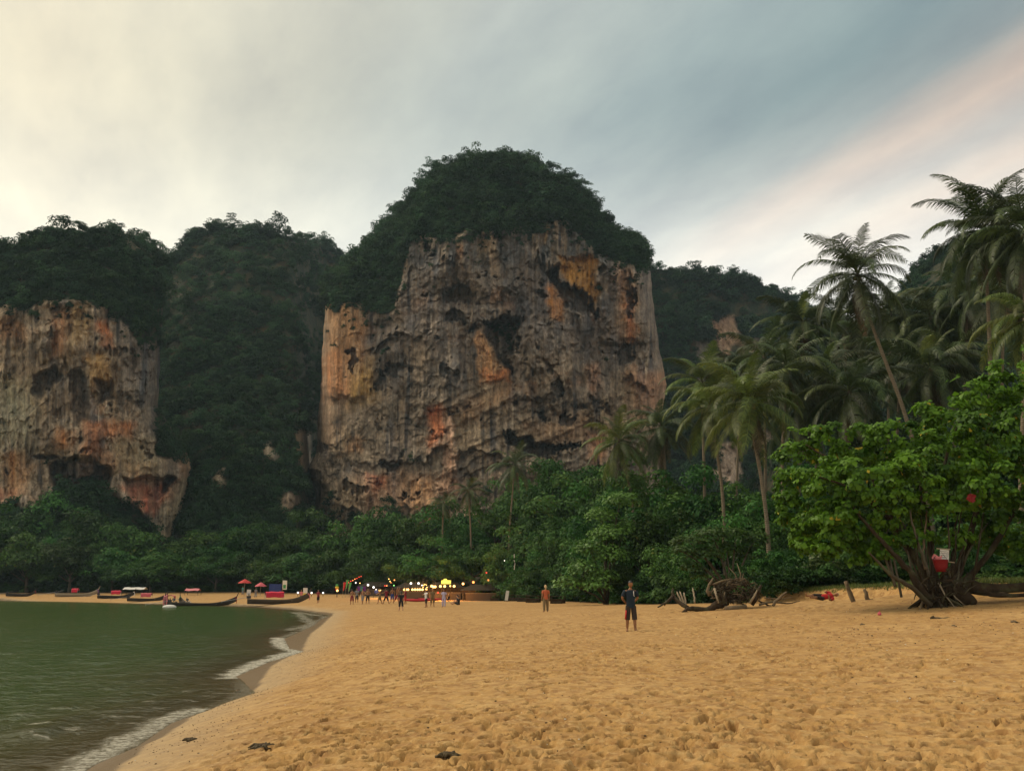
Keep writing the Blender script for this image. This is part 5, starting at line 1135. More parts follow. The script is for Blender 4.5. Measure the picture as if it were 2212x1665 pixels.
    if top:
        pz = J['pelvis']; mb = MB(); lowz = -.10 if pose == 'stand' else -.02
        ringtube(mb, [(pz + V3((0, 0, lowz)), .168, .128, Zu), (pz + V3((0, 0, .05)), .166, .124, Zu), (J['waist'], .152 * f_, .116, Zu), (J['chest'] + V3((0, 0, -.04)), .178 * f_, .130, Zu), (J['chest'] + V3((0, 0, .07)), .196 * f_, .118, Zu), (J['chest'] + V3((0, 0, .125)), .165 * f_, .095, Zu), (J['neck'] + V3((0, 0, -.02)), .072, .070, Zu)])
        for n in 'lr':
            a, b_ = J['sh' + n], J['el' + n]; dd = b_ - a; e = a + dd * (.70 if sleeves else .2); inn = a + V3((.05 if n == 'l' else -.05, 0, .0)); ringtube(mb, [(inn, .075, .075, dd), (a + dd * .08, .082, .080, dd), (e, .078, .074, dd)], 10)
        BAKE.append(('shirt', mb, top, t, k, None))
    if bottom:
        pz = J['pelvis']; mb = MB(); ringtube(mb, [(pz + V3((0, 0, .10)), .152, .112, Zu), (pz, .160, .122, Zu), (pz + V3((0, 0, -.10)), .164, .124, Zu)]) if pose == 'stand' else mb.ball(pz, (.17, .14, .12), 12, 8)
        for n in 'lr':
            a, b_, c_ = J['hip' + n], J['kn' + n], J['an' + n]; J['hem' + n] = b_ + V3((0, 0, -.02)); dd = b_ - a; de = c_ - b_
            C = [(a + V3((0, 0, .03)), .098, .112, dd), (a + dd * .5, .100, .104, dd), (b_ - dd * .02, .094, .092, dd)]
            C += [(b_ + de * .45, .082, .080, de), (b_ + de * .88, .072, .070, de)] if long_legs else ([(b_ + de * .08, .096, .094, dd)] if pose == 'stand' else [])
            ringtube(mb, C, 12)
        BAKE.append(('trousers' if long_legs else 'shorts', mb, bottom, t, k, None))
        if stripe:
            mb = MB(); a, b_ = J['hipr'] + V3((.085, .04, -.12)), J['hemr'] + V3((.075, .04, .0)); w = V3((0, .06, 0)); o_ = V3((.022, 0, 0)); mb.add([a - w + o_, a + w + o_, b_ + w + o_, b_ - w + o_, a - w, a + w, b_ + w, b_ - w], [(0, 1, 2, 3), (7, 6, 5, 4), (0, 4, 5, 1), (2, 6, 7, 3), (1, 5, 6, 2), (0, 3, 7, 4)]); BAKE.append(('side_panel', mb, stripe, t, k, None))
    hm = MB(); VV = []; hs = 1.0 if not fem else 1.05
    for i in range(7):
        th = math.pi * .62 * i / 6
        for j in range(14):
            ph = 2 * math.pi * j / 14; x, y, z = math.sin(th) * math.cos(ph), math.sin(th) * math.sin(ph), math.cos(th)
            if y > .25: z = max(z, .30 + .25 * (y - .25))
            VV.append(hc + V3((x * .092 * hs, y * .110 * hs - .006, z * .134 * hs)))
    hm.add(VV, [(i * 14 + j, (i + 1) * 14 + j, (i + 1) * 14 + (j + 1) % 14, i * 14 + (j + 1) % 14) for i in range(6) for j in range(14)])
    if fem: hm.tube([hc + V3((0, -.075, .03)), hc + V3((0, -.105, -.08)), hc + V3((0, -.10, -.22))], [.06, .055, .02], 8)
    BAKE.append(('hair', hm, hair if not cap else cap, t, k, None))
    if print_:
        mb = MB(); c = J['chest'] + V3((-.085, .126, .0)); mb.box(c, (.022, .012, .15)); mb.ball(c + V3((0, 0, .075)), (.020, .010, .022), 8, 5); mb.tube([c + V3((0, 0, -.06)), c + V3((-.016, .002, -.085)), c + V3((-.03, .002, -.07))], .008, 6); BAKE.append(('shirt_print', mb, 'cloth_white', t, k, None))
    if fingers:
        for n in 'lr': BAKE.append(('sandal', MB().box((J['an' + n] + J['toe' + n]) / 2 + V3((0, 0, -.034)), (.095, .27, .018)), 'boat_dark', t, k, None))
    return t
def bake_people():
    TMP.view_layers[0].update(); dg = TMP.view_layers[0].depsgraph; dg.update()
    for name, ob, mat, parent, k, extra in BAKE:
        if isinstance(ob, MB): me = ob.mesh(name, True)
        else:
            me = bpy.data.meshes.new_from_object(ob.evaluated_get(dg)); me.name = name; me.materials.clear()
        if extra is not None:
            bm = bmesh.new(); bm.from_mesh(me); bm.from_mesh(extra.mesh('head', True)); bm.to_mesh(me); bm.free()
        me.transform(Matrix.Scale(k, 4)); mobj(name, me, MATS[mat], parent, True)
    for o in list(TMP.collection.objects): bpy.data.objects.remove(o)
    bpy.data.scenes.remove(TMP)
def G(px, py): return on_ground(px, py)
man = person('man in navy printed T-shirt and dark shorts standing on the open sand', G(1364, 1362), R(188), 1.72, 'skin_brown', 'hair_black', 'cloth_navy', 'cloth_shorts_dark', (.06, -.08), 'behind', fingers=True, stripe='cloth_red', print_=True)
person('woman in orange top and khaki trousers walking away up the beach', G(1179, 1321), R(8), 1.66, 'skin_tan', 'hair_fair', 'cloth_orange', 'cloth_khaki', (-.16, .18), 'down', long_legs=True, fem=True, fingers=True)
vb = [(760, 1305, 'skin_tan', None, 'cloth_maroon', 'down', (.1, -.1), 'bare-chested player in maroon shorts, leftmost in the volleyball row'), (770.5, 1301, 'skin_brown', 'cloth_grey', 'cloth_black', 'front', (0, .1), 'player in grey shirt and black shorts, second in the volleyball row'),
      (783, 1304, 'skin_tan', None, 'cloth_grey', 'hip', (.2, -.1), 'bare-chested player in grey shorts, third in the volleyball row'), (794, 1304, 'skin_tan', None, 'cloth_black', 'front', (.3, -.2), 'bare-chested player in black shorts, fourth in the volleyball row'),
      (820, 1304, 'skin_tan', None, 'cloth_khaki', 'reach', (.35, -.3), 'bare-chested player in khaki shorts, middle of the volleyball row'), (834, 1305, 'skin_tan', 'cloth_maroon', 'cloth_black', 'out', (.5, -.35), 'lunging player in maroon shirt, right part of the volleyball row'),
      (847, 1301, 'skin_brown', None, 'cloth_blue', 'down', (0, .15), 'bare-chested player in blue shorts, second from right in the volleyball row'), (857, 1304, 'skin_tan', None, 'cloth_maroon', 'up', (.3, -.4), 'player with arms raised, rightmost in the volleyball row')]
for i, (px, py, sk, tp, bt, ar, lg, lb) in enumerate(vb): person(lb, G(px, py), R([20, 170, 140, 200, 100, 60, 180, 250][i]), 1.75, sk, 'hair_black', tp, bt, lg, ar, group='beach volleyball players')
person('woman in a black dress walking towards the volleyball players', G(866, 1319), R(15), 1.66, 'skin_pale', 'hair_black', 'cloth_black', 'cloth_black', (.28, -.2), ('hip', 'down'), fem=True)
person('person in red shorts bending behind the woman in black', G(875.5, 1304), R(100), 1.66, 'skin_tan', 'hair_black', 'cloth_maroon', 'cloth_red', (.15, -.1), 'reach')
person('person in white shirt and dark shorts by the red kayak', G(920, 1311), R(120), 1.66, 'skin_tan', 'hair_black', 'cloth_white', 'cloth_shorts_dark', (.15, -.2), 'out')
person('person in brown top and khaki shorts beside the white shirt', G(934, 1310), R(200), 1.74, 'skin_tan', 'hair_fair', 'cloth_khaki', 'cloth_khaki', (.1, -.1), 'down')
person('person in pale lilac trousers under the glowing yellow sign', G(958.5, 1310.5), R(170), 1.70, 'skin_tan', 'hair_black', 'cloth_lilac', 'cloth_lilac', (.15, -.1), 'down', long_legs=True, fem=True)
person('person in black sitting on the sand, front of the resting pair', G(991, 1306), R(75), 1.68, 'skin_tan', 'hair_black', 'cloth_black', 'cloth_black', pose='sit', arms='reach')
person('person in dark shirt sitting close behind the one in black', G(988, 1303.5), R(95), 1.66, 'skin_pale', 'hair_black', 'cloth_shorts_dark', 'cloth_khaki', pose='sit', arms='reach')
person('person in black squatting near the dark tables', G(969.5, 1298), R(60), 1.68, 'skin_tan', 'hair_black', 'cloth_black', 'cloth_black', pose='squat', arms='front')
person('person in black shorts standing between the beached boat and the players', G(687, 1302), R(160), 1.72, 'skin_tan', 'hair_black', 'cloth_maroon', 'cloth_black', (.12, -.1), 'front')
person('person standing by the prow of the beached boat', G(650, 1297), R(210), 1.68, 'skin_tan', 'hair_black', 'cloth_pink', 'cloth_khaki', (.05, -.1), 'down')
person('person in grey standing below the fainter red parasol', G(552, 1290), R(180), 1.66, 'skin_brown', 'hair_black', 'cloth_grey', 'cloth_grey', (0, .1), 'down', long_legs=True)
person('person in teal shirt under the bright red kiosk roof', G(524, 1284), R(170), 1.70, 'skin_tan', 'hair_black', 'cloth_teal', 'cloth_grey', (.05, 0), 'down', long_legs=True)
# the man in red lies on his side at the foot of the bank
ly = person('man in a red T-shirt lying on the sand below the bank', G(1806, 1298), 0, 1.70, 'skin_tan', 'hair_grey', 'cloth_red', 'cloth_shorts_dark', (.5, .2), 'front')
lyl = ly.location.copy(); ly.rotation_euler = Matrix(((.0, .22, -.97), (-.95, .3, .07), (.31, .93, .21))).to_euler()
def orient(o, head, face):
    """turn a standing figure so that its head points one way and its face another"""
    z = Vector(head).normalized(); y = Vector(face); y = (y - z * y.dot(z)).normalized(); x = y.cross(z); M = Matrix((x, y, z)).transposed(); o.rotation_euler = M.to_euler()
orient(ly, (.90, .10, .12), (-.1, -.75, .65)); ly.location = G(1806, 1298) - Vector((1.55, .15, -.02)); ly.location.z = max(gz(ly.location.x, ly.location.y), gz(ly.location.x + .8, ly.location.y)) + .12
bake_people()

# ================================================================== longtail boats
def hull_mesh(Ln=8.4, beam=1.5, seed=0):
    mb = MB(); st = []; n = 17
    for i in range(n):
        t = i / (n - 1); x = (t - .5) * Ln; w = beam * .5 * max(.03, (1 - max(0, (t - .45) / .55) ** 2.2)) * (.72 + .28 * min(1, t / .25)); keel = .0 + .95 * max(0, (t - .62) / .38) ** 2.2 + .10 * (1 - t) ** 3; sheer = .62 + 1.15 * max(0, (t - .5) / .5) ** 2.4 + .18 * (1 - t) ** 2
        row = []
        for a in (-1, -.86, -.62, -.3, 0, .3, .62, .86, 1): row.append((x, w * math.copysign(abs(a) ** .75, a) if a else 0, keel + (sheer - keel) * abs(a) ** 2.3))
        inn = [(x, y * .90, max(z, keel + .10)) for (_, y, z) in reversed(row)]; st.append(row + inn)
    V = [p for r_ in st for p in r_]; m = 18; F = []
    for i in range(n - 1):
        for j in range(m): F.append((i * m + j, (i + 1) * m + j, (i + 1) * m + (j + 1) % m, i * m + (j + 1) % m))
    F += [tuple(range(m)), tuple((n - 1) * m + j for j in reversed(range(m)))]
    mb.add(V, F); return mb
def boat(label, c, rz, Ln=8.4, hull='boat_wood', canopy='canopy_red', cx=(-1.6, .6), ribbons=None, scale=1.0, group='longtail boats', tilt=0.0, posts=True, ribbonbig=False):
    t = empty('longtail_boat', c, rz); t.rotation_euler = (tilt, 0, rz); t.scale = (scale,) * 3; tag(t, label, 'boat', group)
    hull_mesh(Ln).build('hull', MATS[hull], t, True)
    xp = Ln * .5
    MB().tube([(xp - .25, 0, 1.35), (xp - .02, 0, 1.75), (xp + .18, 0, 2.25)], [.10, .085, .06], 6).build('prow_post', MATS[hull], t)
    for x in (-Ln * .22, 0, Ln * .2): MB().box((x, 0, .52), (.22, 1.25, .05)).build('thwart', MATS['boat_pale'], t)
    if canopy:
        x0, x1 = cx; hw = .62; rows = []
        for i in range(7):
            x = x0 + (x1 - x0) * i / 6; rows.append([(x, y, 1.62 + .16 * (1 - (y / hw) ** 2) - .03 * math.sin(i * 2.1)) for y in (-hw, -.4, -.2, 0, .2, .4, hw)])
        mb = MB().grid(rows); mb.grid([[(p[0], p[1], p[2] - .05) for p in r_] for r_ in rows]); mb.grid([[(x0 + (x1 - x0) * i / 6, -hw, 1.60 - dz - .04 * math.sin(i * 1.7) * (dz > .2)) for i in range(7)] for dz in (0, .3, .62)]); mb.grid([[(x0 + (x1 - x0) * i / 6, hw, 1.60 - dz) for i in range(7)] for dz in (0, .3)])
        mb.build('canopy', MATS[canopy], t, True)
        for x in (x0, x1):
            for s in (-1, 1): MB().tube([(x, s * .60, .5), (x, s * .61, 1.62)], .025, 6).build('canopy_post', MATS['steel'], t)
    e = MB().box((-Ln * .5 + .15, 0, 1.02), (.55, .42, .36)); e.tube([(-Ln * .5 + .2, .1, 1.2), (-Ln * .5 + .15, .12, 1.45)], .07, 6); e.box((-Ln * .5 + .2, 0, .8), (.12, .12, .25)); e.build('engine', MATS['engine_metal'], t)
    sh = MB().tube([(-Ln * .5 - .1, 0, 1.0), (-Ln * .5 - 3.4, 0, .45)], .035, 6).build('propeller_shaft', MATS['steel'], t)
    pr = MB()
    for q in range(2): pr.box((-Ln * .5 - 3.42, 0, .45), (.03, .34, .09), Matrix.Rotation(q * R(90), 3, 'X'))
    pr.build('propeller', MATS['steel'], sh); MB().tube([(-Ln * .5 + .3, 0, 1.1), (-Ln * .5 + 1.5, 0, 1.35)], .025, 6).build('tiller', MATS['steel'], t)
    for q, col in enumerate(ribbons or ()):
        z = 1.35 + .2 * q; mb = MB().tube([(xp - .24 + .09 * q, 0, z), (xp - .14 + .09 * q, 0, z + .18)], .15 + (.12 if ribbonbig else 0), 8)
        for s in (-1, 1): mb.tube([(xp - .1 + .09 * q, s * .14, z), (xp - .02, s * .22, z - .35), (xp - .06, s * .2, z - (.75 if not ribbonbig else 1.3))], [.06, .05, .03] if not ribbonbig else [.14, .16, .08], 5)
        mb.build('ribbon', MATS[col], t)
    return t
def sea_pt(px, py): x, y = PZ(px, py, 0.); return Vector((x, y, max(gz(x, y) - .10, -.22)))
bt_ = G(602, 1304); bt_.z = gz(bt_.x, bt_.y) - .08
boat('beached wooden longtail boat with bright red canopy beside the shoreline bend', bt_, R(22), 8.6, 'boat_wood', 'canopy_red', (-1.9, .6), ['cloth_pink'], 1.0)
boat('pale longtail boat with a small red canopy, leftmost of the moored boats', sea_pt(165, 1296.5), R(8), 8.6, 'boat_pale', 'canopy_red', (-1.0, .2), ['cloth_purple'], .98)
boat('dark longtail boat with a red and white canopy, second of the moored boats', sea_pt(250, 1298.5), R(12), 7.6, 'boat_dark', 'canopy_red', (-1.0, .9), ['cloth_white'], .88)
boat('longtail boat with a faded pink canopy in the middle of the moored boats', sea_pt(318, 1302), R(5), 8.2, 'boat_dark', 'canopy_faded', (-1.3, .8), ['cloth_pink'], .82)
boat('longtail boat pointing at the viewer with long pink prow ribbons', sea_pt(366, 1306), R(-80), 8.0, 'boat_wood', 'canopy_faded', (-1.6, .2), ['cloth_pink', 'cloth_pink'], .95, ribbonbig=True)
boat('long dark longtail boat with upswept prow, rightmost of the moored boats', sea_pt(438, 1308), R(14), 10.4, 'boat_dark', None, (0, 0), ['cloth_maroon'], .92)
boat('longtail boat moored stern to the shore just behind the pink ribbons', sea_pt(396, 1305.5), R(120), 7.6, 'boat_wood', None, (0, 0), ['cloth_green'], .8)
p = G(45, 1288); boat('old longtail boat drawn up on the sand at the far left', p, R(10), 7.2, 'boat_dark', None, (0, 0), ['cloth_maroon'], .8, tilt=.1)
# mooring float under the pink ribbons
fl = empty('mooring_float', sea_pt(366, 1312.5) + Vector((0, 0, .22))); tag(fl, 'white mooring float on the water below the pink ribbons', 'float')
MB().ball((0, 0, .12), (.95, .5, .30), 12, 8).build('buoy', MATS['board_white'], fl, True); MB().tube([(-.5, 0, .3), (0, 0, .5), (.5, 0, .3)], .04, 6).build('rope', MATS['cable'], fl)
def shelter(label, px, py, w, d, h, col):
    c = G(px, py); t = empty('canvas_shelter', c); tag(t, label, 'shelter'); hw, hd = w / 2, d / 2
    MB().grid([[(x, y, h + .45 * (1 - abs(y) / hd) + .05 * math.sin(x * 3)) for x in np.linspace(-hw, hw, 7)] for y in (-hd, -hd / 2, 0, hd / 2, hd)]).build('roof', MATS[col], t, True)
    for x in (-hw, hw):
        for y in (-hd, hd): MB().tube([(x, y, -.1), (x, y, h)], .04, 6).build('post', MATS['boat_dark'], t)
shelter('low white canvas shelter on the sand behind the moored boats', 291, 1284, 4.6, 2.2, 1.1, 'board_white'); shelter('small pink and white canvas shelter behind the long dark boat', 416, 1285, 2.8, 2., .9, 'cloth_pink')

# ================================================================== kiosks, flags, boards on the far sand
def parasol(label, px, py, toppy, w, col):
    c = G(px, py); H = float(W(px, toppy, c.y)[2]) - c.z; t = empty('parasol', c); tag(t, label, 'parasol'); n = 8
    MB().tube([(0, 0, -.1), (0, 0, H)], .05, 8).build('pole', MATS['boat_pale'], t)
    V = [(0, 0, H)] + [(math.cos(2 * math.pi * i / n) * w * .5 * f, math.sin(2 * math.pi * i / n) * w * .5 * f, H - .75 * f ** 1.2 - (.10 if f == 1 and i % 2 else 0)) for f in (.5, 1) for i in range(n)]
    for i in range(n):
        F = [(0, 1 + i, 1 + (i + 1) % n), (1 + i, 1 + n + i, 1 + n + (i + 1) % n, 1 + (i + 1) % n)]; used = sorted({a for f in F for a in f}); MB().add([V[a] for a in used], [tuple(used.index(a) for a in f) for f in F]).build('panel', MATS[col], t)
        MB().tube([(0, 0, H - .1), Vector(V[1 + n + i]) - Vector((0, 0, .03))], .012, 5).build('rib', MATS['boat_pale'], t)
    return t
parasol('bright red parasol roof of the small beach kiosk', 527, 1287, 1250, 2.7, 'roof_red'); parasol('fainter red parasol right of the bright one', 562, 1287, 1257, 2.4, 'canopy_faded')
def board(label, px, py, w, h, face, lean=0.0, rows=0, name='sign_board', col2=None):
    c = G(px, py); t = empty(name, c); t.rotation_euler = (0, lean, 0); tag(t, label, 'sign')
    b_ = MB().box((0, 0, h * .5 + .15), (w, .05, h)).build('panel', MATS[face], t)
    for s in (-1, 1): MB().box((s * w * .4, .05, h * .45), (.05, .05, h * .95)).build('leg', MATS['boat_dark'], t)
    if col2: MB().box((0, -.035, h * .32), (w * .9, .012, h * .3)).build('band', MATS[col2], t)
    for q in range(rows): MB().box((0, -.034, h * (.35 + .18 * q)), (w * (.7 - .15 * (q % 2)), .012, h * .05)).build('mark', MATS['ink'], b_)
board('white sign board with a dark mark under the bright red parasol', 536.5, 1287, .8, 1.1, 'board_white', .05, 2); board('white and yellow sign board between the lamps left of the players', 659, 1289, .8, 1.5, 'board_white', 0, 0, col2='cloth_yellow')
board('tall white plank leaning at the edge of the dark tables', 1093, 1299, .38, 1.15, 'board_white', .16, 0, 'leaning_plank'); board('small pale round-topped sign in front of the dark undergrowth', 1031, 1296, .5, .7, 'boat_pale', 0, 1)
c = G(594, 1287); t = empty('tarpaulin', c); tag(t, 'dark blue tarpaulin hung over a frame behind the beached boat', 'tarpaulin')
MB().grid([[(x, .15 * math.sin(x * 3 + z), z) for x in np.linspace(-1.2, 1.2, 9)] for z in (.3, .9, 1.6, 2.3)]).build('sheet', MATS['tarp_blue'], t, True)
for x in (-1.2, 1.2): MB().tube([(x, .1, -.1), (x, .1, 2.45)], .05, 6).build('post', MATS['boat_dark'], t)
c = G(609, 1288); t = empty('stall_flag', c); tag(t, 'pale green and white flag banner beside the blue tarpaulin', 'banner')
MB().tube([(0, 0, -.1), (.02, 0, 3.1)], .04, 6).build('pole', MATS['boat_pale'], t); MB().grid([[(.04 + x, .08 * math.sin(x * 4 + z * 2), z) for x in np.linspace(0, .8, 6)] for z in (1.3, 1.9, 2.5, 3.0)]).build('cloth', MATS['shell_white'], t, True); MB().grid([[(.06 + x, -.03 + .08 * math.sin(x * 4 + z * 2), z) for x in np.linspace(.1, .6, 5)] for z in (1.5, 2.2)]).build('emblem', MATS['cloth_green'], t, True)
def flag(label, px, py, top, col):
    c = G(px, py); H = float(W(px, top, c.y)[2]) - c.z; t = empty('beach_flag', c); tag(t, label, 'flag'); MB().tube([(0, 0, -.1), (.05, 0, H)], .03, 6).build('pole', MATS['boat_pale'], t)
    MB().grid([[(.05 + x * (1 - f * .8), .06 * math.sin(x * 5), H - f * 1.5) for x in np.linspace(0, .5, 5)] for f in (0, .3, .6, 1)][::-1]).build('cloth', MATS[col], t, True)
flag('red feather flag left of the volleyball row', 740, 1291, 1257, 'cloth_red'); flag('tall pale green feather flag beside the red one', 746, 1291, 1252, 'cloth_green'); flag('short bright green feather flag at the foot of the red light string', 752, 1291, 1258, 'cloth_green')
for px, lb in ((889 + 12, 'longer red kayak lying on the sand by the bar'), (930, 'shorter red kayak behind the people in front of the bar')):
    c = G(px, 1299.5 if px < 920 else 1298); Ln = 2.3 if px < 920 else 1.6; t = empty('kayak', c, R(6)); tag(t, lb, 'kayak', 'red kayaks'); mb = MB(); rows = []
    for i in range(11):
        u = i / 10 * 2 - 1; w = .36 * max(.04, 1 - abs(u) ** 2.2); rows.append([(u * Ln, w * math.cos(a), .20 + .16 * abs(u) ** 3 + .18 * math.sin(a) * (.4 + .6 * (1 - u * u))) for a in np.linspace(0, 2 * math.pi, 11)])
    mb.grid(rows).build('hull', MATS['kayak_red'], t, True); MB().box((0, 0, .40), (.7, .3, .05)).build('seat', MATS['cloth_black'], t)

# ================================================================== beach bar: huts, tables, lamps
def hut(label, px, Y, w, h, d):
    x = float(W(px, 1275, Y)[0]); c = Vector((x, Y, gz(x, Y))); t = empty('bar_hut', c); tag(t, label, 'hut', 'beach bar huts')
    rows = [[(s * (w * .5 + .4) * (1 - .55 * f), -d * .6 * (1 - f) * 1, h + .9 * f) for s in (-1, -.5, 0, .5, 1)] for f in (0, .35, .7, 1)]
    rf = MB().grid(rows).build('roof', MATS['thatch'], t); MB().grid([[(p[0], -p[1] + .01, p[2]) for p in r_] for r_ in rows]).build('roof_back', MATS['thatch'], t)
    for sx in (-1, 1):
        for sy in (-1, 1): MB().tube([(sx * w * .48, sy * d * .45, -.2), (sx * w * .48, sy * d * .45, h + .2)], .08, 7).build('post', MATS['dark_wood'], t)
    MB().box((0, -d * .3, .55), (w * .8, .5, 1.1)).build('counter', MATS['boat_wood'], t); MB().box((0, -d * .3, 1.13), (w * .85, .62, .06)).build('counter_top', MATS['boat_pale'], t); MB().box((0, d * .4, h * .5), (w * .9, .08, h)).build('back_wall', MATS['dark_wood'], t)
hut('thatched bar hut behind the left half of the warm bulb row', 893, 163, 6.2, 1.7, 3.); hut('thatched bar hut under the glowing yellow sign', 962, 156, 6.5, 1.9, 3.); hut('thatched hut behind the volleyball players', 812, 178, 6., 1.7, 3.); hut('dark thatched hut right of the yellow sign', 1040, 150, 6., 1.6, 3.)
LAMPS = [ # px, py, Y, radius, material, fitting, label
 (643.5, 1279.7, 186, .24, 'lamp_white', 'post', 'round white lamp nearest the beached boat prow'), (673, 1280, 184, .24, 'lamp_white', 'post', 'round white lamp right of the white and yellow sign'), (698, 1280, 182, .22, 'lamp_white', 'post', 'round white lamp behind the person in black shorts'),
 (728.7, 1275, 178, .28, 'lamp_warm', 'post', 'warm lamp under the red and yellow lantern'), (768.5, 1258, 176, .17, 'lamp_white', 'hang', 'white lamp hanging below the red light string'), (777.5, 1259, 176, .12, 'lamp_warm', 'hang', 'small warm lamp right of the one below the red light string'),
 (795, 1263, 172, .26, 'lamp_white', 'post', 'taller of the two white post lamps above the players'), (807, 1268, 172, .26, 'lamp_white', 'post', 'lower of the two white post lamps above the players'), (812.3, 1273, 172, .15, 'lamp_white', 'hang', 'small white lamp above the blue ball lantern'), (820.5, 1274.3, 170, .28, 'lamp_warm', 'hang', 'warm lamp right of the blue ball lantern'),
 (831.5, 1264.6, 168, .15, 'lamp_red', 'hang', 'red lamp in the small cluster over the players'), (835.5, 1264.6, 168, .15, 'lamp_orange', 'hang', 'orange lamp beside the red one over the players'), (840, 1250, 168, .12, 'lamp_warm', 'hang', 'topmost small lamp of the cluster in the leaves'), (842.5, 1255, 168, .13, 'lamp_warm', 'hang', 'small lamp just below the topmost of the cluster'), (844.5, 1257.8, 168, .12, 'lamp_orange', 'hang', 'lowest small orange lamp of the cluster'), (852, 1252.4, 168, .17, 'lamp_orange', 'hang', 'orange lamp at the right end of the cluster'), (851, 1264, 168, .13, 'lamp_green', 'hang', 'dim green lamp right of the cluster'),
 (887.6, 1259.5, 160, .26, 'lamp_white', 'hang', 'left one of the white lamp pair above the bulb row'), (904, 1259.5, 160, .26, 'lamp_white', 'hang', 'right one of the white lamp pair above the bulb row'), (911.5, 1263.6, 160, .15, 'lamp_white', 'hang', 'small white lamp left of the light arch')]
for i, px in enumerate((873.5, 877, 881.5, 891, 896.5, 902, 907, 912.5, 920.5)): LAMPS.append((px, 1272.9, 158, .26, 'lamp_warm', 'hang', f'{ORD[i]} bulb from the left in the low warm row'))
for i, (px, py) in enumerate(((932.5, 1265.4), (936, 1266.8), (940, 1266.8), (951.3, 1265.8), (960.7, 1265.8), (972.6, 1265.2), (981, 1265.6))): LAMPS.append((px, py, 152, .28 if i != 5 else .18, 'lamp_warm', 'hang', f'{ORD[i]} bulb from the left in the higher warm row under the sign'))
LAMPS += [(1000.3, 1260.4, 150, .26, 'lamp_warm', 'hang', 'single warm lamp right of the yellow sign'), (1022.5, 1257, 148, .28, 'lamp_orange', 'hang', 'orange lamp alone in the dark trees'), (1054.6, 1253.3, 146, .26, 'lamp_orange', 'hang', 'rightmost orange lamp in the dark trees'), (1050.7, 1236.3, 146, .16, 'lamp_red', 'hang', 'highest red lamp in the dark trees'), (946, 1279.4, 152, .18, 'lamp_red', 'post', 'low red lamp below the higher bulb row'), (1089.8, 1210.5, 128, .08, 'lamp_white', 'hang', 'tiny white lamp left of the hanging shell string')]
for i in range(7): LAMPS.append((753 + i * 4.5, 1257.6 - 2.2 * i - (.8 if i % 2 else 0), 176, .13, 'lamp_red' if i not in (2, 3) else 'lamp_orange', 'hang', f'{ORD[i]} light from the bottom of the slanting red string'))
for i, (px, py) in enumerate(((914, 1268), (915.5, 1263.5), (918, 1261.5), (921, 1263), (922.5, 1268))): LAMPS.append((px, py, 157, .11, 'lamp_warm', 'hang', f'{ORD[i]} light of the small arch, counted from its left foot'))
bulb = {}
for px, py, Y, r_, mat, fit, lb in LAMPS:
    r_ *= .66; p = P(px, py, Y - 6); t = empty('lamp', p); tag(t, lb, 'lamp', 'lamps of the beach bar')
    key = (r_, mat)
    if key not in bulb: me = MB().ball((0, 0, 0), r_, 10, 8).mesh('bulb', True); me.materials.append(MATS[mat]); bulb[key] = me
    mobj('bulb', bulb[key], None, t)
    if fit == 'post': z = gz(p.x, p.y) - p.z; MB().tube([(0, 0, z - .1), (0, 0, -r_)], .04, 6).build('post', MATS['boat_dark'], t)
    else: MB().tube([(0, 0, r_ * .9), (.02, 0, r_ + .08)], .06, 6).build('socket', MATS['cable'], t); MB().tube([(0, 0, r_), (.05, .3, r_ + 1.2)], .012, 5).build('cable', MATS['cable'], t)
p = P(963.7, 1256.8, 150); t = empty('glowing_sign', p); tag(t, 'glowing yellow box sign with a rounded hump above the bar', 'sign')
MB().box((0, .12, 0), (1.62, .22, .66)).build('case', MATS['boat_dark'], t); MB().box((0, 0, 0), (1.5, .06, .56)).build('face', MATS['lamp_yellow'], t); MB().ball((-.15, 0, .34), (.30, .06, .20), 12, 8).build('hump', MATS['lamp_yellow'], t)
for s in (-1, 1): MB().tube([(s * .7, .2, -.3), (s * .7, .3, gz(p.x, p.y) - p.z)], .05, 6).build('post', MATS['dark_wood'], t)
p = P(728, 1269, 173); t = empty('paper_lantern', p); tag(t, 'red, yellow and green paper lantern above a warm lamp', 'lantern')
for nm, z, r_, m_ in (('red_shade', -.35, .34, 'cloth_red'), ('yellow_shade', .05, .38, 'cloth_yellow'), ('green_shade', .42, .28, 'cloth_green')): MB().ball((0, 0, z), (r_, r_, .24), 12, 8).build(nm, MATS[m_], t, True)
MB().tube([(0, .0, gz(p.x, p.y) - p.z), (0, 0, -.5)], .04, 6).build('post', MATS['boat_dark'], t)
p = P(813.2, 1278, 166); t = empty('ball_lantern', p); tag(t, 'dark blue ball lantern hanging among the player lamps', 'lantern'); MB().ball((0, 0, 0), .38, 12, 8).build('shade', MATS['cloth_blue'], t, True); MB().tube([(0, 0, .38), (0, .2, 1.2)], .015, 5).build('cable', MATS['cable'], t)
for px, lb, col in ((775, 'purple cloth hung behind the players, left piece', 'cloth_purple'), (781.5, 'teal cloth hung between two purple ones', 'cloth_teal'), (787, 'purple cloth hung behind the players, right piece', 'cloth_purple')):
    p = P(px, 1271, 174); t = empty('hanging_cloth', p); tag(t, lb, 'cloth'); MB().grid([[(x, .06 * math.sin(x * 9), z) for x in np.linspace(-.25, .25, 6)] for z in (-.4, 0, .4)]).build('cloth', MATS[col], t, True); MB().tube([(-.3, 0, .42), (.3, 0, .42)], .02, 5).build('rail', MATS['cable'], t)
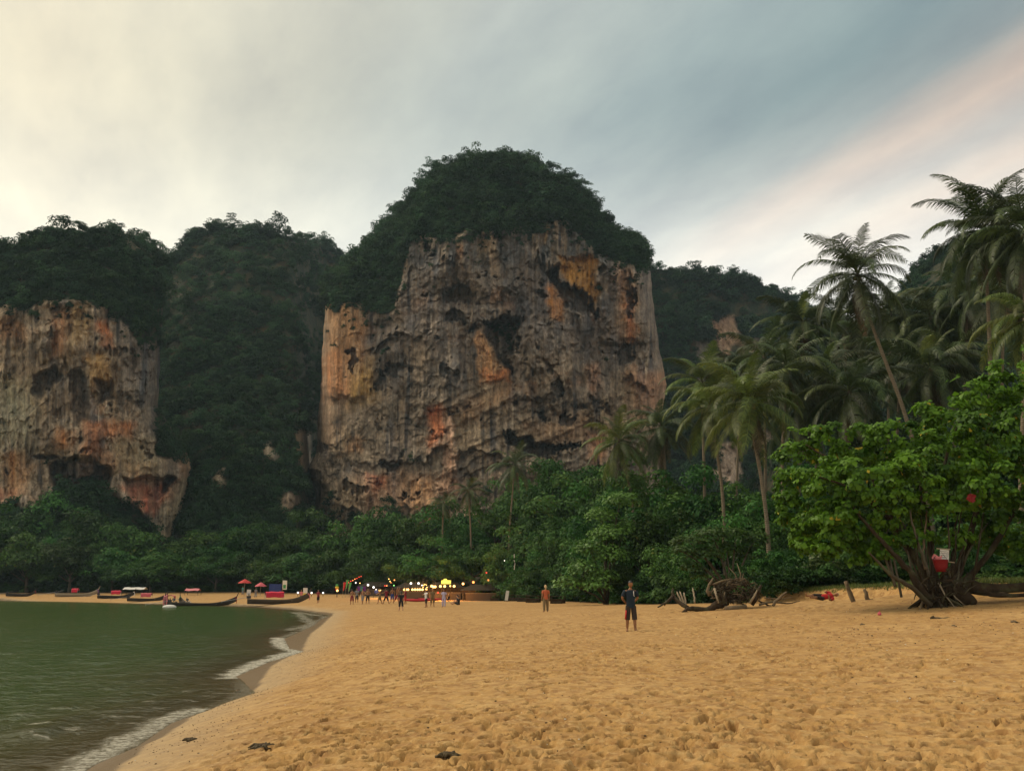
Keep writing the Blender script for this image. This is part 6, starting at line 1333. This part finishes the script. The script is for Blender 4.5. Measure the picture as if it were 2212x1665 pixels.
for b_, (px, Y, col, en) in enumerate(((905, 151, (1, .42, .10), 1500), (958, 146, (1, .42, .10), 1500), (820, 163, (1, .5, .2), 500))):
    ld = bpy.data.lights.new('bar_glow', 'POINT'); ld.energy = en; ld.color = col; ld.shadow_soft_size = .5; lo = bpy.data.objects.new('bar_glow', ld); COL.objects.link(lo); q = P(px, 1268, Y); lo.location = q
def table(label, px, py, w=1.6, name='beach_table'):
    c = G(px, py); t = empty(name, c, random.uniform(-.5, .5)); tag(t, label, 'table', 'dark tables at the edge of the trees')
    MB().box((0, 0, .72), (w, .75, .06)).build('table_top', MATS['dark_wood'], t)
    for sx in (-1, 1):
        for sy in (-1, 1): MB().box((sx * w * .44, sy * .3, .34), (.08, .08, .70)).build('leg', MATS['dark_wood'], t)
        MB().box((0, sx * .75, .42), (w, .26, .05)).build('bench', MATS['dark_wood'], t); MB().box((0, sx * .75, .2), (w * .8, .06, .4)).build('bench_leg', MATS['dark_wood'], t)
for i, (px, py) in enumerate(((1012, 1294), (1048, 1296), (1070, 1297.5), (1108, 1298), (1130, 1299), (1152, 1301), (1205, 1303))): table(f'dark wooden table with benches, {ORD[i]} from the left at the tree edge', px, py)
# hanging string of shells in front of the dark trees
p = P(1111.6, 1196, 127); t = empty('shell_string', p); tag(t, 'long hanging string of white shells against the dark trees', 'ornament'); MB().tube([(0, 0, .3), (0, 0, -2.2)], .01, 5).build('cord', MATS['cable'], t); rs = random.Random(4)
for i in range(16):
    z = -.1 - .13 * i
    if 3 < i < 6 or i == 8: continue
    MB().ball((rs.uniform(-.07, .07), 0, z), (.07, .05, .055), 6, 5).build('shell', MATS['shell_white'], t, True)

# ================================================================== driftwood and posts
def wood(name, label, cat, paths, Yb, group=None, mat='driftwood'):
    """paths: list of (part name, [(px,py,dY)], radii, material)"""
    q = paths[0][1][0]; base = P(q[0], q[1], Yb + q[2]); t = empty(name, base); tag(t, label, cat, group); rs = random.Random(len(label))
    for nm, pts, rad, m_ in paths:
        P3 = [P(a, b_, Yb + c) - base for a, b_, c in pts]; d = []
        for i in range(len(P3) - 1):
            for s in range(3): d.append(P3[i].lerp(P3[i + 1], s / 3) + (Vector((rs.uniform(-1, 1), rs.uniform(-1, 1), rs.uniform(-1, 1))) * .02 if s else Vector()))
        d.append(P3[-1]); ra = [np.interp(i / (len(d) - 1) * (len(rad) - 1), range(len(rad)), rad) for i in range(len(d))]
        MB().tube(d, ra, 8, True, .13, rs).build(nm, MATS[m_ or mat], t, True)
    return t
Yd = on_ground(1520, 1319).y
wood('driftwood_log', 'long curved driftwood log with forked end lying left of the root', 'driftwood', [
    ('log', [(1474, 1323, -.3), (1485, 1315, -.2), (1501, 1314, 0), (1522, 1318, .1), (1538, 1313, .2), (1548, 1306, .3), (1563, 1302, .4)], [.06, .09, .12, .14, .16, .20, .22], 'dark_wood'),
    ('branch', [(1487, 1313, -.1), (1470, 1303, .2), (1458, 1292, .4), (1452, 1281, .5), (1454, 1270, .6)], [.11, .10, .09, .07, .03], 'dark_wood'),
    ('branch', [(1453, 1287, .4), (1445, 1296, .2), (1437, 1302, 0), (1421, 1311, -.2)], [.08, .07, .06, .03], 'dark_wood'), ('branch', [(1437, 1301, 0), (1436, 1308, 0)], [.05, .02], 'dark_wood')], Yd)
def root_ball():
    c = P(1585, 1312, Yd + .6); c.z = gz(c.x, c.y); t = empty('driftwood_root', c); tag(t, 'huge upturned tangle of driftwood roots in front of the bank', 'driftwood'); rs = random.Random(8); s = mpp(Yd); L = lambda px, py, dy: P(px, py, Yd + dy) - c
    for pts, rad, m_ in [([(1534, 1286, .4), (1528, 1276, .4), (1532, 1262, .5), (1541, 1248, .6)], [.10, .09, .07, .03], 'driftwood'), ([(1622, 1304, .3), (1634, 1288, .2), (1640, 1272, .2), (1644, 1264, .3)], [.16, .13, .10, .05], 'dark_wood'), ([(1620, 1302, .1), (1630, 1286, 0), (1636, 1274, 0)], [.07, .05, .03], 'pale_wood'), ([(1563, 1306, .3), (1562, 1290, .4), (1560, 1278, .5)], [.26, .20, .14], 'dark_wood'), ([(1543, 1270, .3), (1548, 1288, .2), (1552, 1302, .1)], [.06, .05, .04], 'pale_wood'),
                          ([(1566, 1315, -.1), (1590, 1314, -.1), (1612, 1312, 0)], [.15, .16, .14], 'driftwood'), ([(1633, 1262, .6), (1628, 1276, .5), (1622, 1290, .4)], [.03, .05, .07], 'dark_wood'), ([(1540, 1262, .5), (1560, 1254, .3), (1582, 1250, .3)], [.04, .05, .03], 'driftwood'),
                          ([(1595, 1260, .8), (1588, 1240, .9), (1575, 1226, 1.0)], [.04, .03, .012], 'driftwood'), ([(1598, 1258, .8), (1600, 1240, 1), (1592, 1216, 1.2)], [.04, .03, .012], 'driftwood'), ([(1602, 1256, .8), (1606, 1238, 1)], [.03, .012], 'driftwood')]:
        MB().tube([L(*q) for q in pts], rad, 7, True, .15, rs).build('root', MATS[m_], t, True)
    for i in range(285):        # the tangle itself
        a = rs.uniform(0, 6.28); rr = math.sqrt(rs.random()) * .95; px = 1586 + math.cos(a) * 52 * rr; py = 1279 + math.sin(a) * 27 * rr; d = rs.uniform(-.2, 1.0) + .4; b_ = a + rs.choice((-1, 1)) * rs.uniform(1.0, 1.9); l = rs.uniform(10, 30)
        p0 = L(px, py, d); p2 = L(px + math.cos(b_) * l, min(py + math.sin(b_) * l * .6, 1306), d + rs.uniform(-.4, .4)); p1 = (p0 + p2) / 2 + Vector((rs.uniform(-.12, .12), rs.uniform(-.15, .15), rs.uniform(-.04, .16)))
        r_ = rs.uniform(.010, .034); MB().tube([p0, p0.lerp(p1, .6), p1, p1.lerp(p2, .6), p2], [r_, r_ * 1.05, r_, r_ * .7, r_ * .3], 5, True, .15, rs).build('root', MATS[rs.choice(('tree_bark', 'dark_wood', 'dark_bark', 'dark_wood', 'driftwood'))], t, True)
root_ball()
STK = [((1463, 1279), (1475, 1306), 'first thin pale stake, leftmost of the leaning group behind the log'), ((1469, 1278), (1479, 1307), 'second thin pale stake, middle of the leaning group behind the log'), ((1478, 1281), (1482, 1306), 'third thin pale stake, shortest of the leaning group behind the log'), ((1497, 1271), (1501, 1300), 'lone thin pale stake between the stake group and the root tangle')]
for a, b_, lb in STK: wood('stake', lb, 'stake', [('shaft', [(b_[0], b_[1] + 2, .9), ((a[0] + b_[0]) / 2, (a[1] + b_[1]) / 2, 1.0), (a[0], a[1], 1.1)], [.05, .045, .035], 'pale_wood'), ('split_tip', [(a[0], a[1] + 1, 1.1), (a[0] - 1, a[1] - 2.5, 1.1)], [.03, .01], 'pale_wood')], Yd)
Yp = on_ground(1842, 1300).y
wood('post', 'taller leaning wooden post right of the man in red', 'post', [('shaft', [(1845, 1303, 0), (1836, 1280, .1), (1827, 1255, .2)], [.11, .105, .09], 'driftwood'), ('stub', [(1834, 1274, .1), (1829, 1270, 0)], [.04, .02], 'driftwood')], Yp)
wood('post', 'shorter wooden post with a knotted foot near the leafy tree', 'post', [('shaft', [(1876, 1300, 0), (1872, 1285, 0), (1867, 1272, .1)], [.11, .09, .07], 'driftwood'), ('foot', [(1876, 1297, -.1), (1887, 1296, -.2)], [.10, .08], 'dark_wood')], Yp)
wood('dead_branch', 'grey dead branch rising from the sand right of the root tangle', 'branch', [('branch', [(1670, 1308, 0), (1675, 1298, .1), (1688, 1288, .2), (1699, 1278, .3)], [.07, .08, .07, .04], 'driftwood'), ('twig', [(1673, 1301, .1), (1672, 1312, -.1)], [.05, .02], 'driftwood')], Yp + 1.5)
wood('dead_branch', 'low tangle of sticks lying at the foot of the bank', 'branch', [('branch', [(1640, 1306, 0), (1668, 1300, .2), (1700, 1303, .3), (1728, 1298, .4)], [.05, .05, .04, .02], 'driftwood'), ('branch', [(1650, 1290, .4), (1680, 1294, .3), (1712, 1290, .4)], [.03, .03, .015], 'driftwood'), ('branch', [(1638, 1296, .2), (1660, 1308, 0), (1690, 1310, -.1)], [.04, .05, .02], 'dark_wood')], Yp + 2)
wood('dead_branch', 'dark stick poking from the sand left of the man in navy', 'branch', [('branch', [(1318, 1300, 0), (1340, 1293, .3), (1366, 1285, .6)], [.05, .07, .05], 'dark_wood'), ('twig', [(1340, 1293, .3), (1342, 1298, .1)], [.03, .015], 'dark_wood')], on_ground(1330, 1302).y)
wood('fallen_trunk', 'long dark fallen trunk lying right of the leafy tree', 'log', [('trunk', [(2036, 1262, .4), (2080, 1264, .2), (2130, 1272, 0), (2180, 1270, -.2), (2300, 1264, -.6)], [.30, .30, .25, .2, .2], 'dark_bark'), ('branch', [(2110, 1268, 0), (2140, 1284, -.4), (2190, 1286, -.5), (2260, 1280, -.6)], [.14, .10, .08, .06], 'dark_bark'), ('branch', [(2150, 1280, -.2), (2190, 1276, -.3), (2212, 1274, -.3)], [.05, .04, .03], 'driftwood'), ('root_plate', [(2050, 1276, .1), (2080, 1288, -.1), (2108, 1302, -.2)], [.34, .38, .12], 'dark_bark'), ('root_plate', [(2050, 1270, .1), (2036, 1290, -.2), (2040, 1312, -.4)], [.28, .22, .10], 'dark_bark')], 38.8)
q = on_ground(2030, 1335); wood('stick', 'short brown stick with a knob on the sand before the leafy tree', 'stick', [('shaft', [(2012, 1335, 0), (2030, 1334.5, 0), (2051, 1334, 0)], [.035, .03, .022], 'driftwood'), ('knob', [(2010, 1335.5, 0), (2017, 1332, 0)], [.05, .045], 'dark_wood')], q.y)
# sign and red basket hung in the leafy tree
p = P(2038, 1186, 38.0); t = empty('hanging_sign', p); t.rotation_euler = (0, R(6), 0); tag(t, 'white board with rows of dark writing hung between two bars in the tree', 'sign'); s = mpp(38)
MB().tube([(-15 * s, 0, 0), (15 * s, 0, .02)], .022, 6).build('bar', MATS['pale_wood'], t); MB().tube([(-4 * s, 0, -25 * s), (24 * s, 0, -26 * s)], .020, 6).build('bar', MATS['pale_wood'], t)
pn = MB().box((2 * s, 0, -12.5 * s), (19 * s, .02, 23 * s)).build('panel', MATS['board_white'], t); rs = random.Random(2)
for r_ in range(5):
    x = -6.5
    while x < 9.5:
        w = rs.uniform(1.0, 2.2); MB().box(((x + w / 2) * s, -.014, (-4.5 - r_ * 4.2 + rs.uniform(-.3, .3)) * s), (w * s * .8, .006, rs.uniform(1.0, 1.9) * s)).build('mark', MATS['ink'], pn); x += w + .5
p = P(2033, 1228, 38.0); t = empty('red_basket', p); tag(t, 'red plastic basket with pink cloth hung below the white sign', 'basket')
rows = [[(math.cos(a) * r_, math.sin(a) * r_ * .7, z) for a in np.linspace(0, 2 * math.pi, 17)] for z, r_ in ((-.12, .05), (-.12, .20), (.10, .26), (.34, .31), (.36, .33), (.33, .29), (.0, .22))]
MB().grid(rows).build('tub', MATS['plastic_red'], t, True); mb = MB().grid([[(-.30 + .34 * u + .04 * math.sin(7 * v), -.05 + .1 * math.sin(5 * u + v), .26 + .30 * v * (1 - .5 * abs(u - .3)) + .05 * math.sin(9 * u)) for u in np.linspace(0, 1, 7)] for v in np.linspace(0, 1, 6)]); mb.build('pink_cloth', MATS['cloth_pink'], t, True); MB().tube([(-.3, 0, .34), (0, 0, .75), (.3, 0, .34)], .015, 6).build('handle', MATS['cable'], t)
p = P(2098, 1074, 37.0); t = empty('red_rag', p); tag(t, 'dark red rag caught among the leaves of the big tree', 'rag'); MB().grid([[(x + .03 * math.sin(z * 20), .04 * math.sin(x * 25 + z * 9), z * (1 - .4 * abs(x) / .16)) for x in np.linspace(-.16, .16, 7)] for z in np.linspace(-.22, .16, 6)]).build('cloth', MATS['plastic_red'], t, True); MB().tube([(0, 0, .16), (.02, .1, .5)], .01, 5).build('cord', MATS['cable'], t)
p = on_ground(1900, 1328.5); t = empty('float_ball', p + Vector((0, 0, .05))); tag(t, 'small bright pink float lying on the sand before the mound', 'float'); MB().ball((0, 0, 0), .075, 10, 8).build('ball', MATS['canopy_faded'], t, True); MB().tube([(0, 0, .06), (.03, 0, .12)], .015, 6).build('eyelet', MATS['canopy_red'], t)

# ================================================================== tideline litter
def clump(label, px, py, r_, seed):
    c = on_ground(px, py); t = empty('seaweed_clump', c); tag(t, label, 'seaweed'); rs = random.Random(seed); mb = MB()
    for i in range(60):
        a = rs.uniform(0, 6.28); l = rs.uniform(.3, 1.) * r_; p0 = Vector((rs.uniform(-.4, .4) * r_, rs.uniform(-.3, .3) * r_, rs.uniform(0, .25) * r_)); e = p0 + Vector((math.cos(a) * l, math.sin(a) * l * .7, 0)); e.z = rs.uniform(0, .08) * r_
        mb.tube([p0, (p0 + e) / 2 + Vector((0, 0, rs.uniform(.02, .22) * r_)), e], [.02, .018, .006], 5)
    mb.build('fronds', MATS['seaweed'], t, True); MB().ball((0, 0, .03), (.45 * r_, .3 * r_, .2 * r_), 8, 6).build('holdfast', MATS['dark_wood'], t, True)
clump('dark seaweed clump lying on the sand near the water', 568, 1617, .16, 1); clump('smaller weed clump at the bottom middle of the sand', 968, 1636, .12, 2); clump('flat dark weed scrap beside the wet sand', 410, 1600, .10, 3)
for i, (px, py, r_, lb) in enumerate([(513, 1495, .07, 'dark pebble at the top of the wet sand'), (2060, 1353, .06, 'brown driftwood chunk on the sand right of the short stick'), (1862, 1350, .07, 'brown clod on the sand below the posts'), (2230 - 40, 1345, .08, 'dark clod of earth near the right edge of the sand')]):
    c = on_ground(px, py); t = empty('clod', c); tag(t, lb, 'clod'); rs = random.Random(i); mb = MB().ball((0, 0, r_ * .35), (r_, r_ * .8, r_ * .55), 9, 7); mb.v = [tuple(Vector(v) * rs.uniform(.8, 1.2)) for v in mb.v]; mb.build('lump', MATS['driftwood'], t); mb = MB().ball((r_ * 1.1, -.02, r_ * .2), (r_ * .4, r_ * .4, r_ * .3), 7, 5); mb.build('chip', MATS['dark_wood'], t)
def litter():
    r = np.random.default_rng(55); A = []
    base = MB().ball((0, 0, 0), 1.0, 5, 3); bv = np.array(base.v); bf = np.array(base.f); V = []; F = []; T = []
    def put(x, y, s, tone):
        b_ = sum(len(v) for v in V); V.append(bv * s * r.uniform(.6, 1.3, 3) * np.array([1, 1, .55]) + np.array([x, y, gzs[put.i] + s * .2])); F.append(bf + b_); T.append(np.full(len(bv), tone)); put.i += 1
    xs = []; ys = []; ss = []; tt = []
    sw = np.array(SWASH[3:20]); seg = np.linalg.norm(np.diff(sw, axis=0), axis=1); cum = np.concatenate([[0], np.cumsum(seg)])
    for _ in range(1500):     # shell grit in a band above the wet sand
        t = r.uniform(0, min(cum[-1], 34)); j = np.searchsorted(cum, t) - 1; j = min(max(j, 0), len(seg) - 1); p = sw[j] + (sw[j + 1] - sw[j]) * (t - cum[j]) / seg[j]; d = abs(r.normal(.9, .7)); xs.append(p[0] + d); ys.append(p[1] + r.normal(0, .5)); ss.append(r.uniform(.004, .015)); tt.append(r.choice([.05, .15, .3, .9], p=[.35, .25, .3, .1]))
    for _ in range(620):      # scraps on the dry sand and a scatter of dead leaves near the trees
        px = r.uniform(900, 2212); py = 1665 - 340 * r.uniform(0, 1) ** .5; q = (W(px, py, 1.)[0], 1.)
        dx, fy, uz = ray(px, py); k_ = -1.55 / uz; xs.append(dx * k_); ys.append(fy * k_); ss.append(r.uniform(.004, .013) * (1 + k_ * .03)); tt.append(r.choice([.1, .25, .95], p=[.45, .4, .15]))
    for _ in range(260):
        px = r.uniform(1700, 2212); Yv = r.uniform(22, 40); xs.append(float(W(px, 1320, Yv)[0])); ys.append(Yv); ss.append(r.uniform(.010, .03)); tt.append(r.choice([.15, .25, .35]))
    xs, ys = np.array(xs), np.array(ys); gzs = ground_z(xs, ys); put.i = 0
    for x, y, s, tn in zip(xs, ys, ss, tt): put(x, y, s, tn)
    b = NB('grit'); c = b.ramp(b.attr('tone').outputs['Fac'], [(0, (.06, .040, .022)), (.3, (.16, .11, .06)), (1, (.62, .55, .44))]); b.done(b.bsdf(c, .85, None, .2))
    tag(mobj('tideline_litter', mesh_np('litter', np.concatenate(V), np.concatenate(F), {'tone': np.concatenate(T)}), b.m), 'bits of shell, grit and dead leaf scattered over the sand', kind='stuff')
litter()
# ================================================================== evening haze over land and sea
def haze():
    mb = MB().box((0, 480, 92), (1500, 1060, 196)); o = mb.build('haze', None); tag(o, 'thin bluish evening haze in front of the far cliffs', kind='stuff')
    m = bpy.data.materials.new('haze'); m.use_nodes = True; nt = m.node_tree; nt.nodes.clear(); out = nt.nodes.new('ShaderNodeOutputMaterial'); v = nt.nodes.new('ShaderNodeVolumePrincipled')
    v.inputs['Color'].default_value = (.62, .84, 1.0, 1); v.inputs['Density'].default_value = .00011; v.inputs['Anisotropy'].default_value = .2
    nt.links.new(v.outputs[0], out.inputs['Volume']); o.data.materials.append(m)
haze()
